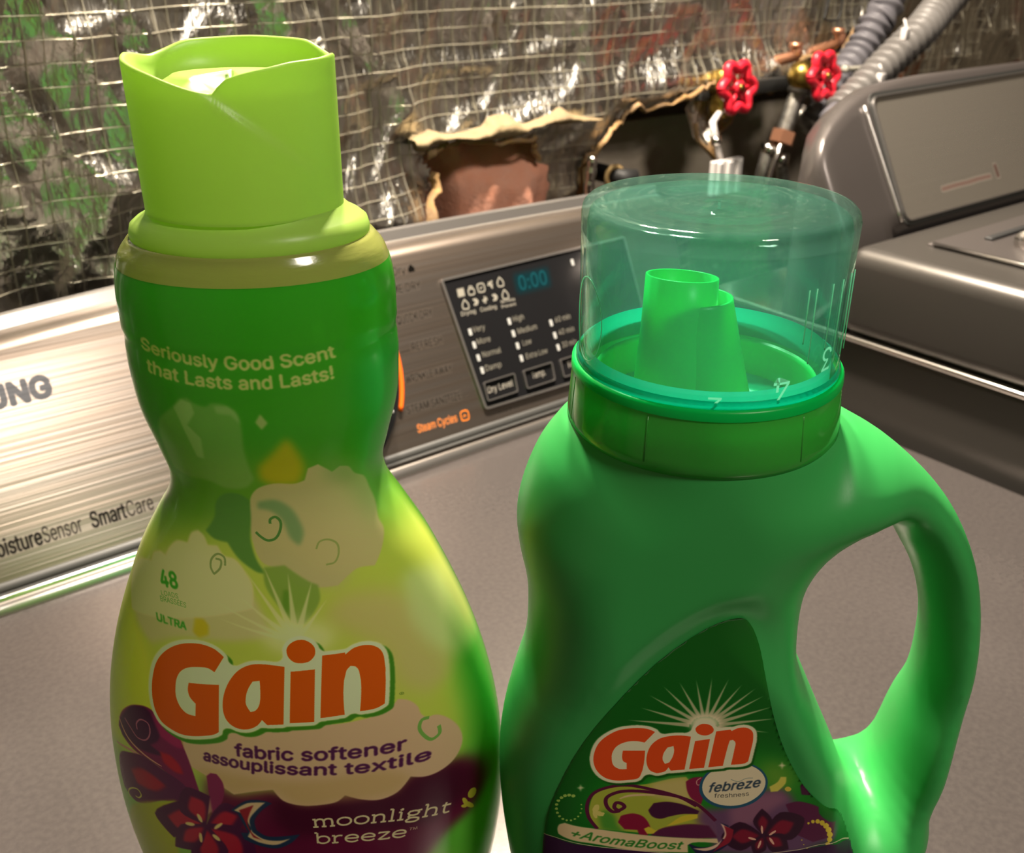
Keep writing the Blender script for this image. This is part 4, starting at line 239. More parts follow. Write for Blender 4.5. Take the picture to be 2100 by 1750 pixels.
SER={'m':(1.5,[(.03,1,.24,1),(.2,1,.2,0),(.02,0,.38,0),(.2,.72,.34,.94,.52,1,.68,.92,.74,.72,.74,0),(.58,0,.9,0),(.74,.72,.88,.94,1.06,1,1.22,.92,1.28,.72,1.28,0),(1.12,0,1.46,0)]),
'o':(1.05,[(.52,1,.26,.9,.12,.68,.1,.5,.12,.32,.26,.1,.52,0,.78,.1,.92,.32,.94,.5,.92,.68,.78,.9,.52,1)]),
'n':(1.02,[(.03,1,.24,1),(.2,1,.2,0),(.02,0,.38,0),(.2,.72,.36,.94,.54,1,.72,.92,.8,.72,.8,0),(.62,0,.98,0)]),
'l':(.5,[(.06,1.5,.25,1.5),(.25,1.5,.25,0),(.05,0,.45,0)]),'i':(.5,[(.08,1,.25,1),(.25,1,.25,0),(.05,0,.45,0),(.2,1.38,.3,1.38,.3,1.3,.2,1.3,.2,1.38)]),
'g':(1.0,[(.48,1,.24,.94,.14,.72,.24,.48,.48,.42,.7,.48,.8,.72,.7,.94,.48,1),(.72,.95,.95,1.02),(.3,.45,.18,.3,.26,.16,.6,.1,.84,0,.86,-.22,.66,-.4,.4,-.42,.14,-.36,.08,-.18,.22,0,.34,.1)]),
'h':(1.02,[(.03,1.5,.22,1.5),(.2,1.5,.2,0),(.02,0,.38,0),(.2,.72,.36,.94,.54,1,.72,.92,.8,.72,.8,0),(.62,0,.98,0)]),
't':(.68,[(.05,.98,.58,.98),(.26,1.32,.26,.2,.34,.02,.48,0,.62,.08)]),
'b':(1.02,[(.03,1.5,.2,1.5),(.2,1.5,.2,.02),(.2,.7,.36,.94,.56,1,.78,.9,.9,.68,.92,.5,.9,.32,.78,.1,.56,0,.36,.06,.2,.28)]),
'r':(.74,[(.03,1,.22,1),(.2,1,.2,0),(.02,0,.44,0),(.2,.66,.34,.92,.52,1,.68,.95)]),
'e':(.98,[(.12,.52,.86,.52,.86,.68,.74,.9,.5,1,.26,.9,.12,.68,.1,.5,.12,.32,.26,.1,.52,0,.74,.06,.88,.2)]),
'z':(.86,[(.12,.8,.12,.98,.74,.98,.12,.02,.78,.02,.78,.22)]),}
class Canvas:
    def __init__(s,x0,x1,z0,z1,res):
        s.x0,s.z0,s.res=x0,z0,res; s.w=int((x1-x0)*res); s.h=int((z1-z0)*res); s.x1,s.z1=x1,z1
        s.im=np.zeros((s.h,s.w,4),np.float32)
    def mask(s,E,pad=0,rule='odd'):
        """E: array (n,4) of edges in px at canvas scale -> coverage, offset"""
        E=np.asarray(E,float)
        if not len(E): return None
        bx0=int(max(0,np.floor(min(E[:,0].min(),E[:,2].min()))-pad)); bx1=int(min(s.w,np.ceil(max(E[:,0].max(),E[:,2].max()))+pad+1))
        by0=int(max(0,np.floor(min(E[:,1].min(),E[:,3].min()))-pad)); by1=int(min(s.h,np.ceil(max(E[:,1].max(),E[:,3].max()))+pad+1))
        if bx1<=bx0 or by1<=by0: return None
        S=2; W=(bx1-bx0)*S; H=(by1-by0)*S; acc=np.zeros((H,W+1),np.int16)
        for xa,ya,xb,yb in E:
            xa=(xa-bx0)*S;xb=(xb-bx0)*S;ya=(ya-by0)*S;yb=(yb-by0)*S
            if ya==yb: continue
            sg=1
            if ya>yb: xa,ya,xb,yb=xb,yb,xa,ya; sg=-1
            r0=int(max(0,np.ceil(ya-.5))); r1=int(min(H-1,np.ceil(yb-.5)-1))
            if r1<r0: continue
            rows=np.arange(r0,r1+1); xs=xa+(rows+.5-ya)*(xb-xa)/(yb-ya); c=np.clip(np.ceil(xs-.5),0,W).astype(int)
            acc[rows,c]+=1 if rule=='odd' else sg
        m=np.cumsum(acc,axis=1)[:,:W]; m=(m%2==1) if rule=='odd' else (m!=0)
        m=m.reshape(H//S,S,W//S,S).mean((1,3)).astype(np.float32)
        return m,bx0,by0
    def blur(s,m,r):
        r=int(round(r))
        if r<1: return m
        for _ in range(3):
            for ax in (0,1):
                k=max(3,r|1); p=np.pad(m,[(k//2+1,k//2) if a==ax else (0,0) for a in (0,1)],mode='edge'); c=np.cumsum(p,axis=ax,dtype=np.float64)
                m=((c[k:]-c[:-k]) if ax==0 else (c[:,k:]-c[:,:-k]))/k
        return m.astype(np.float32)
    def dil(s,m,r):
        b=(m>.5); H,W=b.shape; o=np.zeros_like(b); R=int(r)
        for dy in range(-R,R+1):
            wd=int(sqrt(max(r*r-dy*dy,0))); c=np.cumsum(np.pad(b,((0,0),(wd+1,wd))).astype(np.int32),axis=1); h=(c[:,2*wd+1:]-c[:,:-(2*wd+1)])>0
            if dy>=0: o[dy:]|=h[:H-dy] if dy else h
            else: o[:dy]|=h[-dy:]
        return s.blur(o.astype(np.float32),1)
    def comp(s,m,bx,by,col,a=1):
        c=np.array([int(col[i:i+2],16)/255 for i in (0,2,4)],np.float32); h,w=m.shape; t=s.im[by:by+h,bx:bx+w]; k=(m*a)[...,None]
        al=t[...,3:]; na=k+al*(1-k); t[...,:3]=np.where(na>1e-4,(c*k+t[...,:3]*al*(1-k))/np.maximum(na,1e-4),c); t[...,3:]=na
    def px(s,P): P=np.asarray(P,float).reshape(-1,2); return (P-[s.x0,s.z0])*s.res
    def curve(s,P,closed=True,n=5,thr=.72):
        P=np.asarray(P);N_=len(P);o=[]
        T=np.zeros_like(P)
        for i in range(N_):
            a=P[i-1] if closed or i>0 else P[i];b=P[i];c=P[(i+1)%N_] if closed or i<N_-1 else P[i]
            u=b-a;v=c-b; lu=np.linalg.norm(u)+1e-9;lv=np.linalg.norm(v)+1e-9
            T[i]=(c-a)/2 if (u@v)/(lu*lv)>thr else 0
            if (u@v)/(lu*lv)>thr: T[i]=(u/lu+v/lv)/2
        for i in range(N_ if closed else N_-1):
            b,c=P[i],P[(i+1)%N_]; l=np.linalg.norm(c-b)
            for k in range(n):
                t=k/n; o.append((2*t**3-3*t*t+1)*b+(t**3-2*t*t+t)*T[i]*l+(-2*t**3+3*t*t)*c+(t**3-t*t)*T[(i+1)%N_]*l)
        if not closed: o.append(P[-1])
        return np.array(o)
    def loop(s,P): return [(*P[i-1],*P[i]) for i in range(len(P))]
    def poly(s,col,a,soft,sm,pts,fx=''):
        P=s.px(pts); 
        if sm: P=s.curve(P,thr=.72 if sm==1 else .0)
        r=soft*s.res; q=s.mask(s.loop(P),pad=int(3*r)+2)
        if q: s.comp(s.blur(q[0],r),q[1],q[2],col,a)
    def ribbon(s,P,wd,taper=0):
        n=len(P); T=np.gradient(P,axis=0); T/=np.linalg.norm(T,axis=1)[:,None]+1e-9; Nn=np.stack([-T[:,1],T[:,0]],1)
        f=np.sin(np.linspace(.05,.95,n)*pi)**.6 if taper else np.ones(n); k=(wd/2*f)[:,None]
        return np.concatenate([P+Nn*k,(P-Nn*k)[::-1]])
    def stroke(s,col,a,soft,wd,pts,taper=0):
        P=s.curve(s.px(pts),False,6,-.1); q=s.mask(s.loop(s.ribbon(P,wd*s.res,taper)),pad=int(3*soft*s.res)+2,rule='nz')
        if q: s.comp(s.blur(q[0],soft*s.res),q[1],q[2],col,a)
    def text(s,col,a,text,base,h,wt=0,sh=0,font='i'):
        B=s.px(base); n_e=[]
        if font=='s':
            x=0; ps=[]
            for ch in text:
                wd,st=SER[ch]
                for q in st: p=np.array(q,float).reshape(-1,2)+[x,0]; ps.append(p)
                x+=wd+.04
            W=x; k=1/1.5
            def warp(p): return s.warp(B,p[:,0]/W,p[:,1]*k*h*s.res)
            m=None
            for p in ps:
                c=s.curve(warp(p),False,5) if len(p)>2 else warp(p); q=s.mask(s.loop(s.ribbon(c,h*s.res*.15)),pad=2,rule='nz')
                if q: s.comp(q[0],q[1],q[2],col,a)
            return
        V,E=glyph_edges(text); 
        if not len(E): return
        x0,x1=V[:,0].min(),V[:,0].max(); gx=V[:,0]+sh*V[:,1]; x1+=0; u=(gx-x0)/(x1-x0); P=s.warp(B,u,V[:,1]/CAPH*h*s.res)
        q=s.mask([(*P[i],*P[j]) for i,j in E],pad=6,rule='nz')
        if q: m=q[0]; m=s.dil(m,wt) if wt>=1 else m; s.comp(m,q[1],q[2],col,a)
    def warp(s,B,u,y):
        a,b,c=B; u=np.asarray(u)[:,None]; L0=2*(u-.5)*(u-1);L1=-4*u*(u-1);L2=2*u*(u-.5); p=a*L0+b*L1+c*L2
        t=a*(4*u-3)+b*(4-8*u)+c*(4*u-1); t/=np.linalg.norm(t,axis=1)[:,None]; nn=np.stack([-t[:,1],t[:,0]],1); return p+nn*np.asarray(y)[:,None]
    def logo(s,polys,fill,white,shadow,ow,off):
        E=[]
        pad=int((ow+abs(off[1]))*s.res)+8
        for p,sg in polys: E+=s.loop(s.curve(s.px(p)))
        q=s.mask(E,pad=pad*2); m,bx,by=q; r=ow*s.res; W_=1-s.dil(1-s.dil(m,r*2.5),r*1.5)
        if shadow: 
            d=W_; sx,sy=int(off[0]*s.res),int(off[1]*s.res); s.comp(np.roll(np.roll(d,sx,1),sy,0),bx,by,shadow)
        s.comp(W_,bx,by,white); s.comp(m,bx,by,fill)
    def run(s,ops):
        for o in ops:
            k=o[0]
            if k=='p': s.poly(o[1],o[2],o[3],o[4],o[5])
            elif k=='s': s.stroke(o[1],o[2],o[3],o[4],o[5],o[6])
            elif k=='t': s.text(o[1],o[2],o[3],o[4],o[5],o[6],o[7],o[8])
            elif k=='logo': s.logo(*o[1:])
    def image(s,name):
        im=bpy.data.images.new(name,s.w,s.h,alpha=True); im.alpha_mode='STRAIGHT'; im.pixels.foreach_set(np.clip(s.im,0,1).ravel().astype(np.float32)); im.update(); return im
    def uv(s,X,Zc): return np.stack([(np.asarray(X)-s.x0)/(s.x1-s.x0),(np.asarray(Zc)-s.z0)/(s.z1-s.z0)],1)
# ------------------------------------------------------------------ materials
M={}
M['top']=mat('platinum_painted_steel',(.115,.10,.096),rough=.24,metal=.55,bump=((900,900,900),.06,.0004),noise=((400,400,400),'a39a92',.10))
M['side']=mat('grey_painted_steel',(.065,.059,.053),rough=.30,metal=.4)
M['wash']=mat('washer_grey_paint',(.10,.088,.084),rough=.30,metal=.5)
M['brush']=None
M['chrome']=mat('bright_trim',(.75,.72,.68),rough=.16,metal=1)
M['dark']=mat('dark_gasket',(.03,.03,.028),rough=.5)
M['ctrim']=mat('grey_plastic_trim',(.16,.15,.135),rough=.3)
M['gloss']=mat('black_glossy_plastic',(.012,.012,.013),rough=.12)
M['btn']=mat('black_button_plastic',(.018,.018,.02),rough=.2)
M['silver']=mat('silver_edge',(.55,.52,.5),rough=.25,metal=.9)
M['led']=mat('clear_indicator',(.42,.42,.41),rough=.4,spec=.6)
M['knobm']=mat('dark_knob_metal',(.12,.11,.10),rough=.3,metal=.8)
M['orange']=mat('orange_ring_plastic','ff6a10',rough=.35,spec=.3)
M['lime']=mat('lime_translucent_plastic','b4d668',rough=.34,trans=.42,spec=.4)
M['collar']=mat('green_collar_plastic',(.06,.46,.06),rough=.12,trans=.40,coat=.3)
M['jug']=mat('green_jug_plastic',(.05,.45,.10),rough=.36,trans=.14,spec=.45,bump=((2500,2500,2500),.03,.0003))
M['spout']=mat('bright_green_spout_plastic',(.0,.78,.14),rough=.3,trans=.45,spec=.4)
M['well']=mat('wet_green_well_plastic',(.0,.66,.36),rough=.15,trans=.5,coat=.5)
M['liquid']=mat('green_detergent',(.02,.36,.04),rough=.2,trans=.3)
M['red']=mat('red_painted_handle',(.75,.02,.045),rough=.35,noise=((300,300,300),'b01020',.6))
M['brass']=mat('aged_brass',(.45,.30,.08),rough=.35,metal=1,noise=((200,200,200),'5a4a18',.8))
M['copper']=mat('copper_pipe',(.62,.30,.18),rough=.4,metal=.9)
M['steelpipe']=mat('dull_steel_pipe',(.42,.40,.37),rough=.4,metal=.9,noise=((150,150,150),'6a655c',.7))
M['white']=mat('white_plastic',(.72,.68,.66),rough=.4)
M['hose']=mat('grey_corrugated_plastic',(.17,.16,.152),rough=.42,spec=.5)
M['hosed']=mat('dark_grey_corrugated_plastic',(.13,.125,.14),rough=.45)
M['cable']=mat('grey_cable_sheath',(.38,.36,.30),rough=.5)
M['black']=mat('black_rubber',(.012,.012,.012),rough=.6)
M['kraft']=mat('torn_kraft_paper',(.30,.19,.10),rough=.85,noise=((90,90,90),'a07c48',.8),bump=((400,400,400),.5,.001))
M['pink']=mat('pink_fibreglass_wool',(.98,.50,.36),rough=.95,noise=((70,70,70),'ffb090',.9),bump=((350,350,350),.6,.002))
M['board']=mat('grey_brown_backing_board',(.55,.47,.38),rough=.85,noise=((40,40,40),'a89a80',.5))
M['stud']=mat('yellow_pine_stud',(.42,.30,.14),rough=.8,noise=((300,300,8),'8a6a34',.7))
M['wallp']=mat('dim_painted_wall',(.30,.25,.19),rough=.9)
M['floorp']=mat('concrete_floor',(.18,.16,.14),rough=.8,noise=((8,8,8),'6a6258',.6))
M['thread']=mat('scrim_thread',(.80,.75,.60),rough=.30,metal=.75)
def foilmat():
    m=bpy.data.materials.new('crumpled_foil_facing'); nt=nodes(m); L=nt.links
    out=N(nt,'ShaderNodeOutputMaterial'); p=N(nt,'ShaderNodeBsdfPrincipled'); L.new(p.outputs[0],out.inputs[0])
    p.inputs['Metallic'].default_value=1; p.inputs['Roughness'].default_value=.28
    tc=N(nt,'ShaderNodeTexCoord')
    def nz(sc,d=5,dist=0):
        mp=N(nt,'ShaderNodeMapping'); mp.inputs['Scale'].default_value=sc; L.new(tc.outputs['Object'],mp.inputs[0])
        n=N(nt,'ShaderNodeTexNoise'); n.inputs['Scale'].default_value=1; n.inputs['Detail'].default_value=d; n.inputs['Distortion'].default_value=dist; L.new(mp.outputs[0],n.inputs['Vector']); return n
    # faded red print and rusty smears on the paper-backed facing
    a=nz((28,1,38),4,.6); r=N(nt,'ShaderNodeMapRange'); r.inputs[1].default_value=.52; r.inputs[2].default_value=.62; L.new(a.outputs[0],r.inputs[0])
    sx=N(nt,'ShaderNodeSeparateXYZ'); L.new(tc.outputs['Object'],sx.inputs[0])
    w1=N(nt,'ShaderNodeMapRange'); w1.inputs[1].default_value=.72; w1.inputs[2].default_value=.79; L.new(sx.outputs[0],w1.inputs[0])
    w2=N(nt,'ShaderNodeMapRange'); w2.inputs[1].default_value=.93; w2.inputs[2].default_value=.88; L.new(sx.outputs[0],w2.inputs[0])
    w3=N(nt,'ShaderNodeMapRange'); w3.inputs[1].default_value=TZ+.245; w3.inputs[2].default_value=TZ+.225; L.new(sx.outputs[2],w3.inputs[0])
    def mul(a_,b_):
        n=N(nt,'ShaderNodeMath',operation='MULTIPLY'); L.new(a_,n.inputs[0]); L.new(b_,n.inputs[1]); return n.outputs[0]
    f=mul(mul(r.outputs[0],w1.outputs[0]),mul(w2.outputs[0],w3.outputs[0]))
    m1=N(nt,'ShaderNodeMixRGB'); m1.inputs[1].default_value=(.66,.63,.57,1); m1.inputs[2].default_value=(.55,.07,.06,1); L.new(f,m1.inputs[0])
    b=nz((36,1,14),4,1.2); r2=N(nt,'ShaderNodeMapRange'); r2.inputs[1].default_value=.55; r2.inputs[2].default_value=.66; L.new(b.outputs[0],r2.inputs[0])
    v1=N(nt,'ShaderNodeMapRange'); v1.inputs[1].default_value=.37; v1.inputs[2].default_value=.42; L.new(sx.outputs[0],v1.inputs[0])
    v2=N(nt,'ShaderNodeMapRange'); v2.inputs[1].default_value=.60; v2.inputs[2].default_value=.54; L.new(sx.outputs[0],v2.inputs[0])
    m2=N(nt,'ShaderNodeMixRGB'); m2.inputs[2].default_value=(.50,.22,.12,1); L.new(m1.outputs[0],m2.inputs[1]); L.new(mul(r2.outputs[0],mul(v1.outputs[0],v2.outputs[0])),m2.inputs[0])
    L.new(m2.outputs[0],p.inputs['Base Color'])
    c=nz((34,34,17),4,1.6); bp=N(nt,'ShaderNodeBump'); bp.inputs['Strength'].default_value=.8; bp.inputs['Distance'].default_value=.006; L.new(c.outputs[0],bp.inputs['Height']); c3=nz((170,170,42),4,1.0); b3=N(nt,'ShaderNodeBump'); b3.inputs['Strength'].default_value=.6; b3.inputs['Distance'].default_value=.002; L.new(c3.outputs[0],b3.inputs['Height']); L.new(b3.outputs[0],bp.inputs['Normal'])
    vo=N(nt,'ShaderNodeTexVoronoi'); vo.inputs['Scale'].default_value=22; L.new(tc.outputs['Object'],vo.inputs['Vector']); 
    b2=N(nt,'ShaderNodeBump'); b2.inputs['Strength'].default_value=.35; b2.inputs['Distance'].default_value=.004; L.new(vo.outputs['Distance'],b2.inputs['Height']); L.new(bp.outputs[0],b2.inputs['Normal']); L.new(b2.outputs[0],p.inputs['Normal'])
    return m
M['foil']=foilmat()
def mat_cup():
    m=bpy.data.materials.new('clear_teal_plastic'); nt=nodes(m); L=nt.links
    out=N(nt,'ShaderNodeOutputMaterial'); t=N(nt,'ShaderNodeBsdfTransparent'); t.inputs[0].default_value=(.73,.92,.885,1)
    g=N(nt,'ShaderNodeBsdfGlossy'); g.inputs['Roughness'].default_value=.06; g.inputs[0].default_value=(.7,.9,.75,1)
    d=N(nt,'ShaderNodeBsdfTranslucent'); d.inputs[0].default_value=(.42,.88,.74,1); d2=N(nt,'ShaderNodeBsdfDiffuse'); d2.inputs[0].default_value=(.42,.85,.72,1)
    md=N(nt,'ShaderNodeMixShader'); md.inputs[0].default_value=.5; L.new(d.outputs[0],md.inputs[1]); L.new(d2.outputs[0],md.inputs[2])
    m1=N(nt,'ShaderNodeMixShader'); m1.inputs[0].default_value=.05; L.new(t.outputs[0],m1.inputs[1]); L.new(md.outputs[0],m1.inputs[2])
    lw=N(nt,'ShaderNodeLayerWeight'); lw.inputs[0].default_value=.5
    pw=N(nt,'ShaderNodeMath',operation='POWER'); L.new(lw.outputs['Facing'],pw.inputs[0]); pw.inputs[1].default_value=4
    fr=N(nt,'ShaderNodeMath',operation='MULTIPLY_ADD'); L.new(pw.outputs[0],fr.inputs[0]); fr.inputs[1].default_value=.45; fr.inputs[2].default_value=.035
    tc=N(nt,'ShaderNodeTexCoord'); nz=N(nt,'ShaderNodeTexNoise'); nz.inputs['Scale'].default_value=90; L.new(tc.outputs['Object'],nz.inputs['Vector'])
    b=N(nt,'ShaderNodeBump'); b.inputs['Strength'].default_value=.25; b.inputs['Distance'].default_value=.001; L.new(nz.outputs[0],b.inputs['Height']); L.new(b.outputs[0],g.inputs['Normal'])
    m2=N(nt,'ShaderNodeMixShader'); L.new(fr.outputs[0],m2.inputs[0]); L.new(m1.outputs[0],m2.inputs[1]); L.new(g.outputs[0],m2.inputs[2]); L.new(m2.outputs[0],out.inputs[0]); return m
M['cup']=mat_cup()
M['mark']=mat('raised_cup_mark',(.35,.75,.55),rough=.1,trans=.5,coat=.5)

# ------------------------------------------------------------------ the room
XW0,XW1,YW0,YW1=-1.5,2.35,-1.75,.86; ZC=1.50; ZF=-TZ
def struct(name,vf,m,label=None):
    o=mk(name,vf[0],vf[1],m,smooth=False,kind='structure'); return o
struct('floor',box(XW0,XW1,YW0,YW1,ZF-.05,ZF),M['floorp'])
struct('ceiling',box(XW0,XW1,YW0,YW1,ZC,ZC+.05),M['wallp'])
struct('wall_back',box(XW0,XW1,YW1,YW1+.05,ZF,ZC),M['board'])
struct('wall_left',box(XW0-.05,XW0,YW0,YW1,ZF,ZC),M['wallp'])
struct('wall_right',box(XW1,XW1+.05,YW0,YW1,ZF,ZC),M['wallp'])
struct('wall_front',box(XW0,XW1,YW0-.05,YW0,ZF,ZC),M['wallp'])

# ------------------------------------------------------------------ foil faced insulation on the back wall
def foilY(X,Z):
    X=np.asarray(X,float);Z=np.asarray(Z,float)
    y=.70-.15*np.clip(.50-X,0,.45)*(1-.0*Z)
    L_=np.clip((.46-X)/.1,0,1)
    y=y-.016*(fbm(X*9,Z*4,3)-.5)*2
    y=y-.009*(ridge(X*14+Z*9,Z*7-X*3,11)**3)-.005*(ridge(X*30-Z*16,Z*26,17)**2)
    y=y-L_*(.013*(ridge(X*11+Z*4.5,Z*3.2,23)**2)+.006*ridge(X*26+Z*18,Z*15,29)**3)
    y=y-.0012*ridge(X*60,Z*50,31)
    # lifted edge round the torn openings
    y=y-.010*np.exp(-((X-.52)/.08)**2-((Z-.155)/.015)**2)-.02*np.exp(-((X-.40)/.03)**2-((Z-.09)/.05)**2)-.016*np.exp(-((X-.78)/.16)**2-((Z-.18)/.018)**2)
    return y
BG=json.loads(BGJ)
def inpoly(P,x,z):
    ins=np.zeros(np.shape(x),bool)
    for i in range(len(P)):
        ax,az=P[i-1];bx,bz=P[i]
        if az!=bz: ins^=((az>z)!=(bz>z))&(x<ax+(z-az)*(bx-ax)/(bz-az))
    return ins
def rag(P,amp,seed,n=5):
    P=np.array(P);o=[]
    for i in range(len(P)):
        a,b=P[i-1],P[i]
        for k in range(n): o.append(a+(b-a)*k/n)
    o=np.array(o); s=np.arange(len(o)); o[:,0]+=amp*(vnoise(s*.7,s*0+.5,seed)-.5)*2; o[:,1]+=amp*(vnoise(s*.8,s*0+9.5,seed+1)-.5)*2; return o
H1=rag(BG['hole1'],.003,1); H2=rag(BG['hole2'],.005,2)
st=.0035; gx=np.arange(-.50,1.75,st); gz=np.arange(-.32,.86,st); GX,GZ=np.meshgrid(gx,gz)
JX=GX+(hashn(np.arange(GX.size).reshape(GX.shape),GX*0,3)-.5)*st*.5
GY=foilY(JX,GZ); hole=inpoly(H1,JX,GZ)|inpoly(H2,JX,GZ)
V=np.stack([JX,GY,GZ],-1).reshape(-1,3); idx=np.arange(GX.size).reshape(GX.shape)
q=np.stack([idx[:-1,:-1],idx[:-1,1:],idx[1:,1:],idx[1:,:-1]],-1).reshape(-1,4); hq=hole.reshape(-1)[q].sum(1)<2
foil=thing('foil_insulation','crumpled foil-faced insulation sheet with torn openings on the back wall','insulation',(.6,.70,-.32))
mk('foil_sheet',V,q[hq],M['foil'],foil)
# woven reinforcing threads under the facing
tv=[];tf=[]
def thread(P,r=.00036):
    v,f=tube(P,r,3,False); k=len(tv); tv.extend(v); tf.extend([tuple(i+k for i in a) for a in f])
hz=-.30
while hz<.50:
    x=np.arange(-.02,1.5,.006); z=hz+.002*(fbm(x*5,x*0+hz*9,41)-.5)*2; ok=~(inpoly(H1,x,z)|inpoly(H2,x,z)); y=foilY(x,z)-.0008
    run=[]
    for i in range(len(x)+1):
        if i<len(x) and ok[i]: run.append((x[i],y[i],z[i]))
        else:
            if len(run)>3: thread(run)
            run=[]
    hz+=.0128
hx=-.02;kk=0
while hx<1.5:
    z=np.arange(-.05,.46,.006); x=hx+.003*(fbm(z*5,z*0+hx*7,43)-.5)*2; ok=~(inpoly(H1,x,z)|inpoly(H2,x,z)); y=foilY(x,z)-.0008
    run=[]
    for i in range(len(x)+1):
        if i<len(x) and ok[i]: run.append((x[i],y[i],z[i]))
        else:
            if len(run)>3: thread(run)
            run=[]
    hx+=(.0105,.0165)[kk%2]; kk+=1
mk('scrim_threads',tv,tf,M['thread'],foil,kind='stuff')
# torn kraft edges: ribbons curling out of the openings
def torn(P,wd,seed,i0=0,i1=None,lift=.012):
    P=np.array(P)[i0:i1]; V=[];c=P.mean(0); n=len(P); T=np.gradient(P,axis=0)
    for i,p in enumerate(P):
        t=T[i]/(np.linalg.norm(T[i])+1e-9); nn=np.array([-t[1],t[0]]); 
        wv=wd*(.35+1.1*float(vnoise(np.array(i*.55),np.array(.5),seed)))
        for k in range(5):
            s=k/4; off=(s-.45)*wv; pp=p+nn*off; y=float(foilY(p[0],p[1]))-.002-lift*(1-(2*s-1)**2*.6)*(.4+float(vnoise(np.array(i*.4),np.array(3.5),seed)))
            V.append((pp[0],y,pp[1]))
    F=[(i*5+k,(i+1)*5+k,(i+1)*5+k+1,i*5+k+1) for i in range(n-1) for k in range(4)]
    return V,F
a,b=torn(H1,.006,5,5,45,.006); mk('torn_edge',a,b,M['kraft'],foil,label='torn tan paper edge above the pink opening')
a,b=torn(H1,.010,6,64,85,.012); mk('torn_edge',a,b,M['kraft'],foil)
a,b=torn(H2,.005,7,0,60,.006); mk('torn_edge',a,b,M['kraft'],foil)
a,b=torn(H2,.006,8,60,105,.008); mk('torn_edge',a,b,M['kraft'],foil)
# hanging flap of facing
P=np.array(BG['flap']); c=P.mean(0); V=[];rings=6
for k in range(rings+1):
    s=k/rings
    for p in rag(P,.001,9,3): 
        qd=c+(p-c)*s; V.append((qd[0],.672+.012*(qd[1]-.10)/.08-.010*s*s+.004*float(vnoise(np.array(qd[0]*90),np.array(qd[1]*60),4)),qd[1]))
n=len(P)*3; F=[(k*n+j,k*n+(j+1)%n,(k+1)*n+(j+1)%n,(k+1)*n+j) for k in range(rings) for j in range(n)]
fl=mk('hanging_flap',V,F,M['foil'],foil,label='loose triangular flap of foil hanging in the opening')
a,b=torn(rag(P,.001,9,3),.006,12,14,34,.004); a=[(x,y-.024,z) for x,y,z in a]; mk('torn_edge',a,b,M['kraft'],foil)
# folded lip of torn facing above the openings: tan paper side outwards
P=rag(BG['fold'],.0015,19,4); n=len(P); half=n//2; c=P.mean(0); V=[]
xs=np.linspace(P[:,0].min()+.0005,P[:,0].max()-.0005,90); lo=[];hi=[]
for x in xs:
    zs=[]
    for i in range(n):
        (ax,az),(bx_,bz_)=P[i-1],P[i]
        if (ax>x)!=(bx_>x): zs.append(az+(x-ax)*(bz_-az)/(bx_-ax))
    lo.append(min(zs) if zs else c[1]); hi.append(max(zs) if zs else c[1])
for i,x in enumerate(xs):
    for k in range(7):
        s=k/6; z=lo[i]+(hi[i]-lo[i])*s; V.append((x,.686-.010*sin(pi*s)-.004*float(vnoise(np.array(x*140),np.array(s*3),71))-.012*(1-s),z))
F=[(i*7+k,(i+1)*7+k,(i+1)*7+k+1,i*7+k+1) for i in range(89) for k in range(6)]; mk('folded_edge',V,F,mat('stained_kraft_fold',(.20,.14,.075),rough=.8,noise=((60,60,90),'8a7a58',.8),bump=((120,120,120),.7,.003)),foil,label='folded-over tan paper edge above the pink opening')
# cavity behind
bt=thing('insulation_batt','pink fibreglass batt showing through the torn opening above the dryer panel','insulation',(.53,.72,.0))
bx=np.linspace(.474,.600,50); bz=np.linspace(-.05,.175,50); BX,BZ=np.meshgrid(bx,bz)
BY=.736-.046*np.exp(-((BX-.535)/.05)**2)*np.clip((.150-BZ)/.05,0,1)-.015*fbm(BX*26,BZ*20,51)-.013*ridge(BX*30+BZ*12,BZ*22,53)-.005*fbm(BX*120,BZ*120,55)+.05*np.clip((.482-BX)/.01,0,1)
i_=np.arange(2500).reshape(50,50); mk('wool_face',np.stack([BX,BY,BZ],-1).reshape(-1,3),np.stack([i_[:-1,:-1],i_[:-1,1:],i_[1:,1:],i_[1:,:-1]],-1).reshape(-1,4),M['pink'],bt)
a,b=box(.476,.600,.74,.84,-.05,.175,.006); mk('wool_core',a,b,M['pink'],bt)
st_=thing('wall_stud','yellowish pine stud behind the torn foil left of the valves','stud',(.64,.76,ZF)); a,b=box(.625,.672,.75,.84,ZF,.5,.002); mk('stud_board',a,b,M['stud'],st_)
bk=thing('backing_board','grey-brown board deep behind the opening under the valves','board',(.83,.75,-.3)); a,b=box(.672,1.02,.745,.755,-.3,.137,.001); mk('board_panel',a,b,M['board'],bk)

# ------------------------------------------------------------------ dryer
DX0,DX1,DY0,DY1=-.118,.568,-.22,.56
dry=thing('clothes_dryer','silver clothes dryer with brushed control console that both bottles stand on','dryer',(.225,.17,-TZ))
a,b=box(DX0+.004,DX1-.004,DY0+.01,DY1,-TZ+.02,-.014,.008); mk('cabinet',a,b,M['side'],dry,auto=40)
a,b=box(DX0,DX1,DY0,.4865,-.030,0,.011,5); mk('top_panel',a,b,M['top'],dry,auto=50)
for xx in (DX0+.05,DX1-.05):
    for yy in (DY0+.06,DY1-.06): a,b=lathe([(.018,-TZ),(.022,-TZ+.004),(.014,-TZ+.012),(.014,-TZ+.03)],(xx,yy),20,cap0=True,cap1=True); mk('foot',a,b,M['black'],dry)
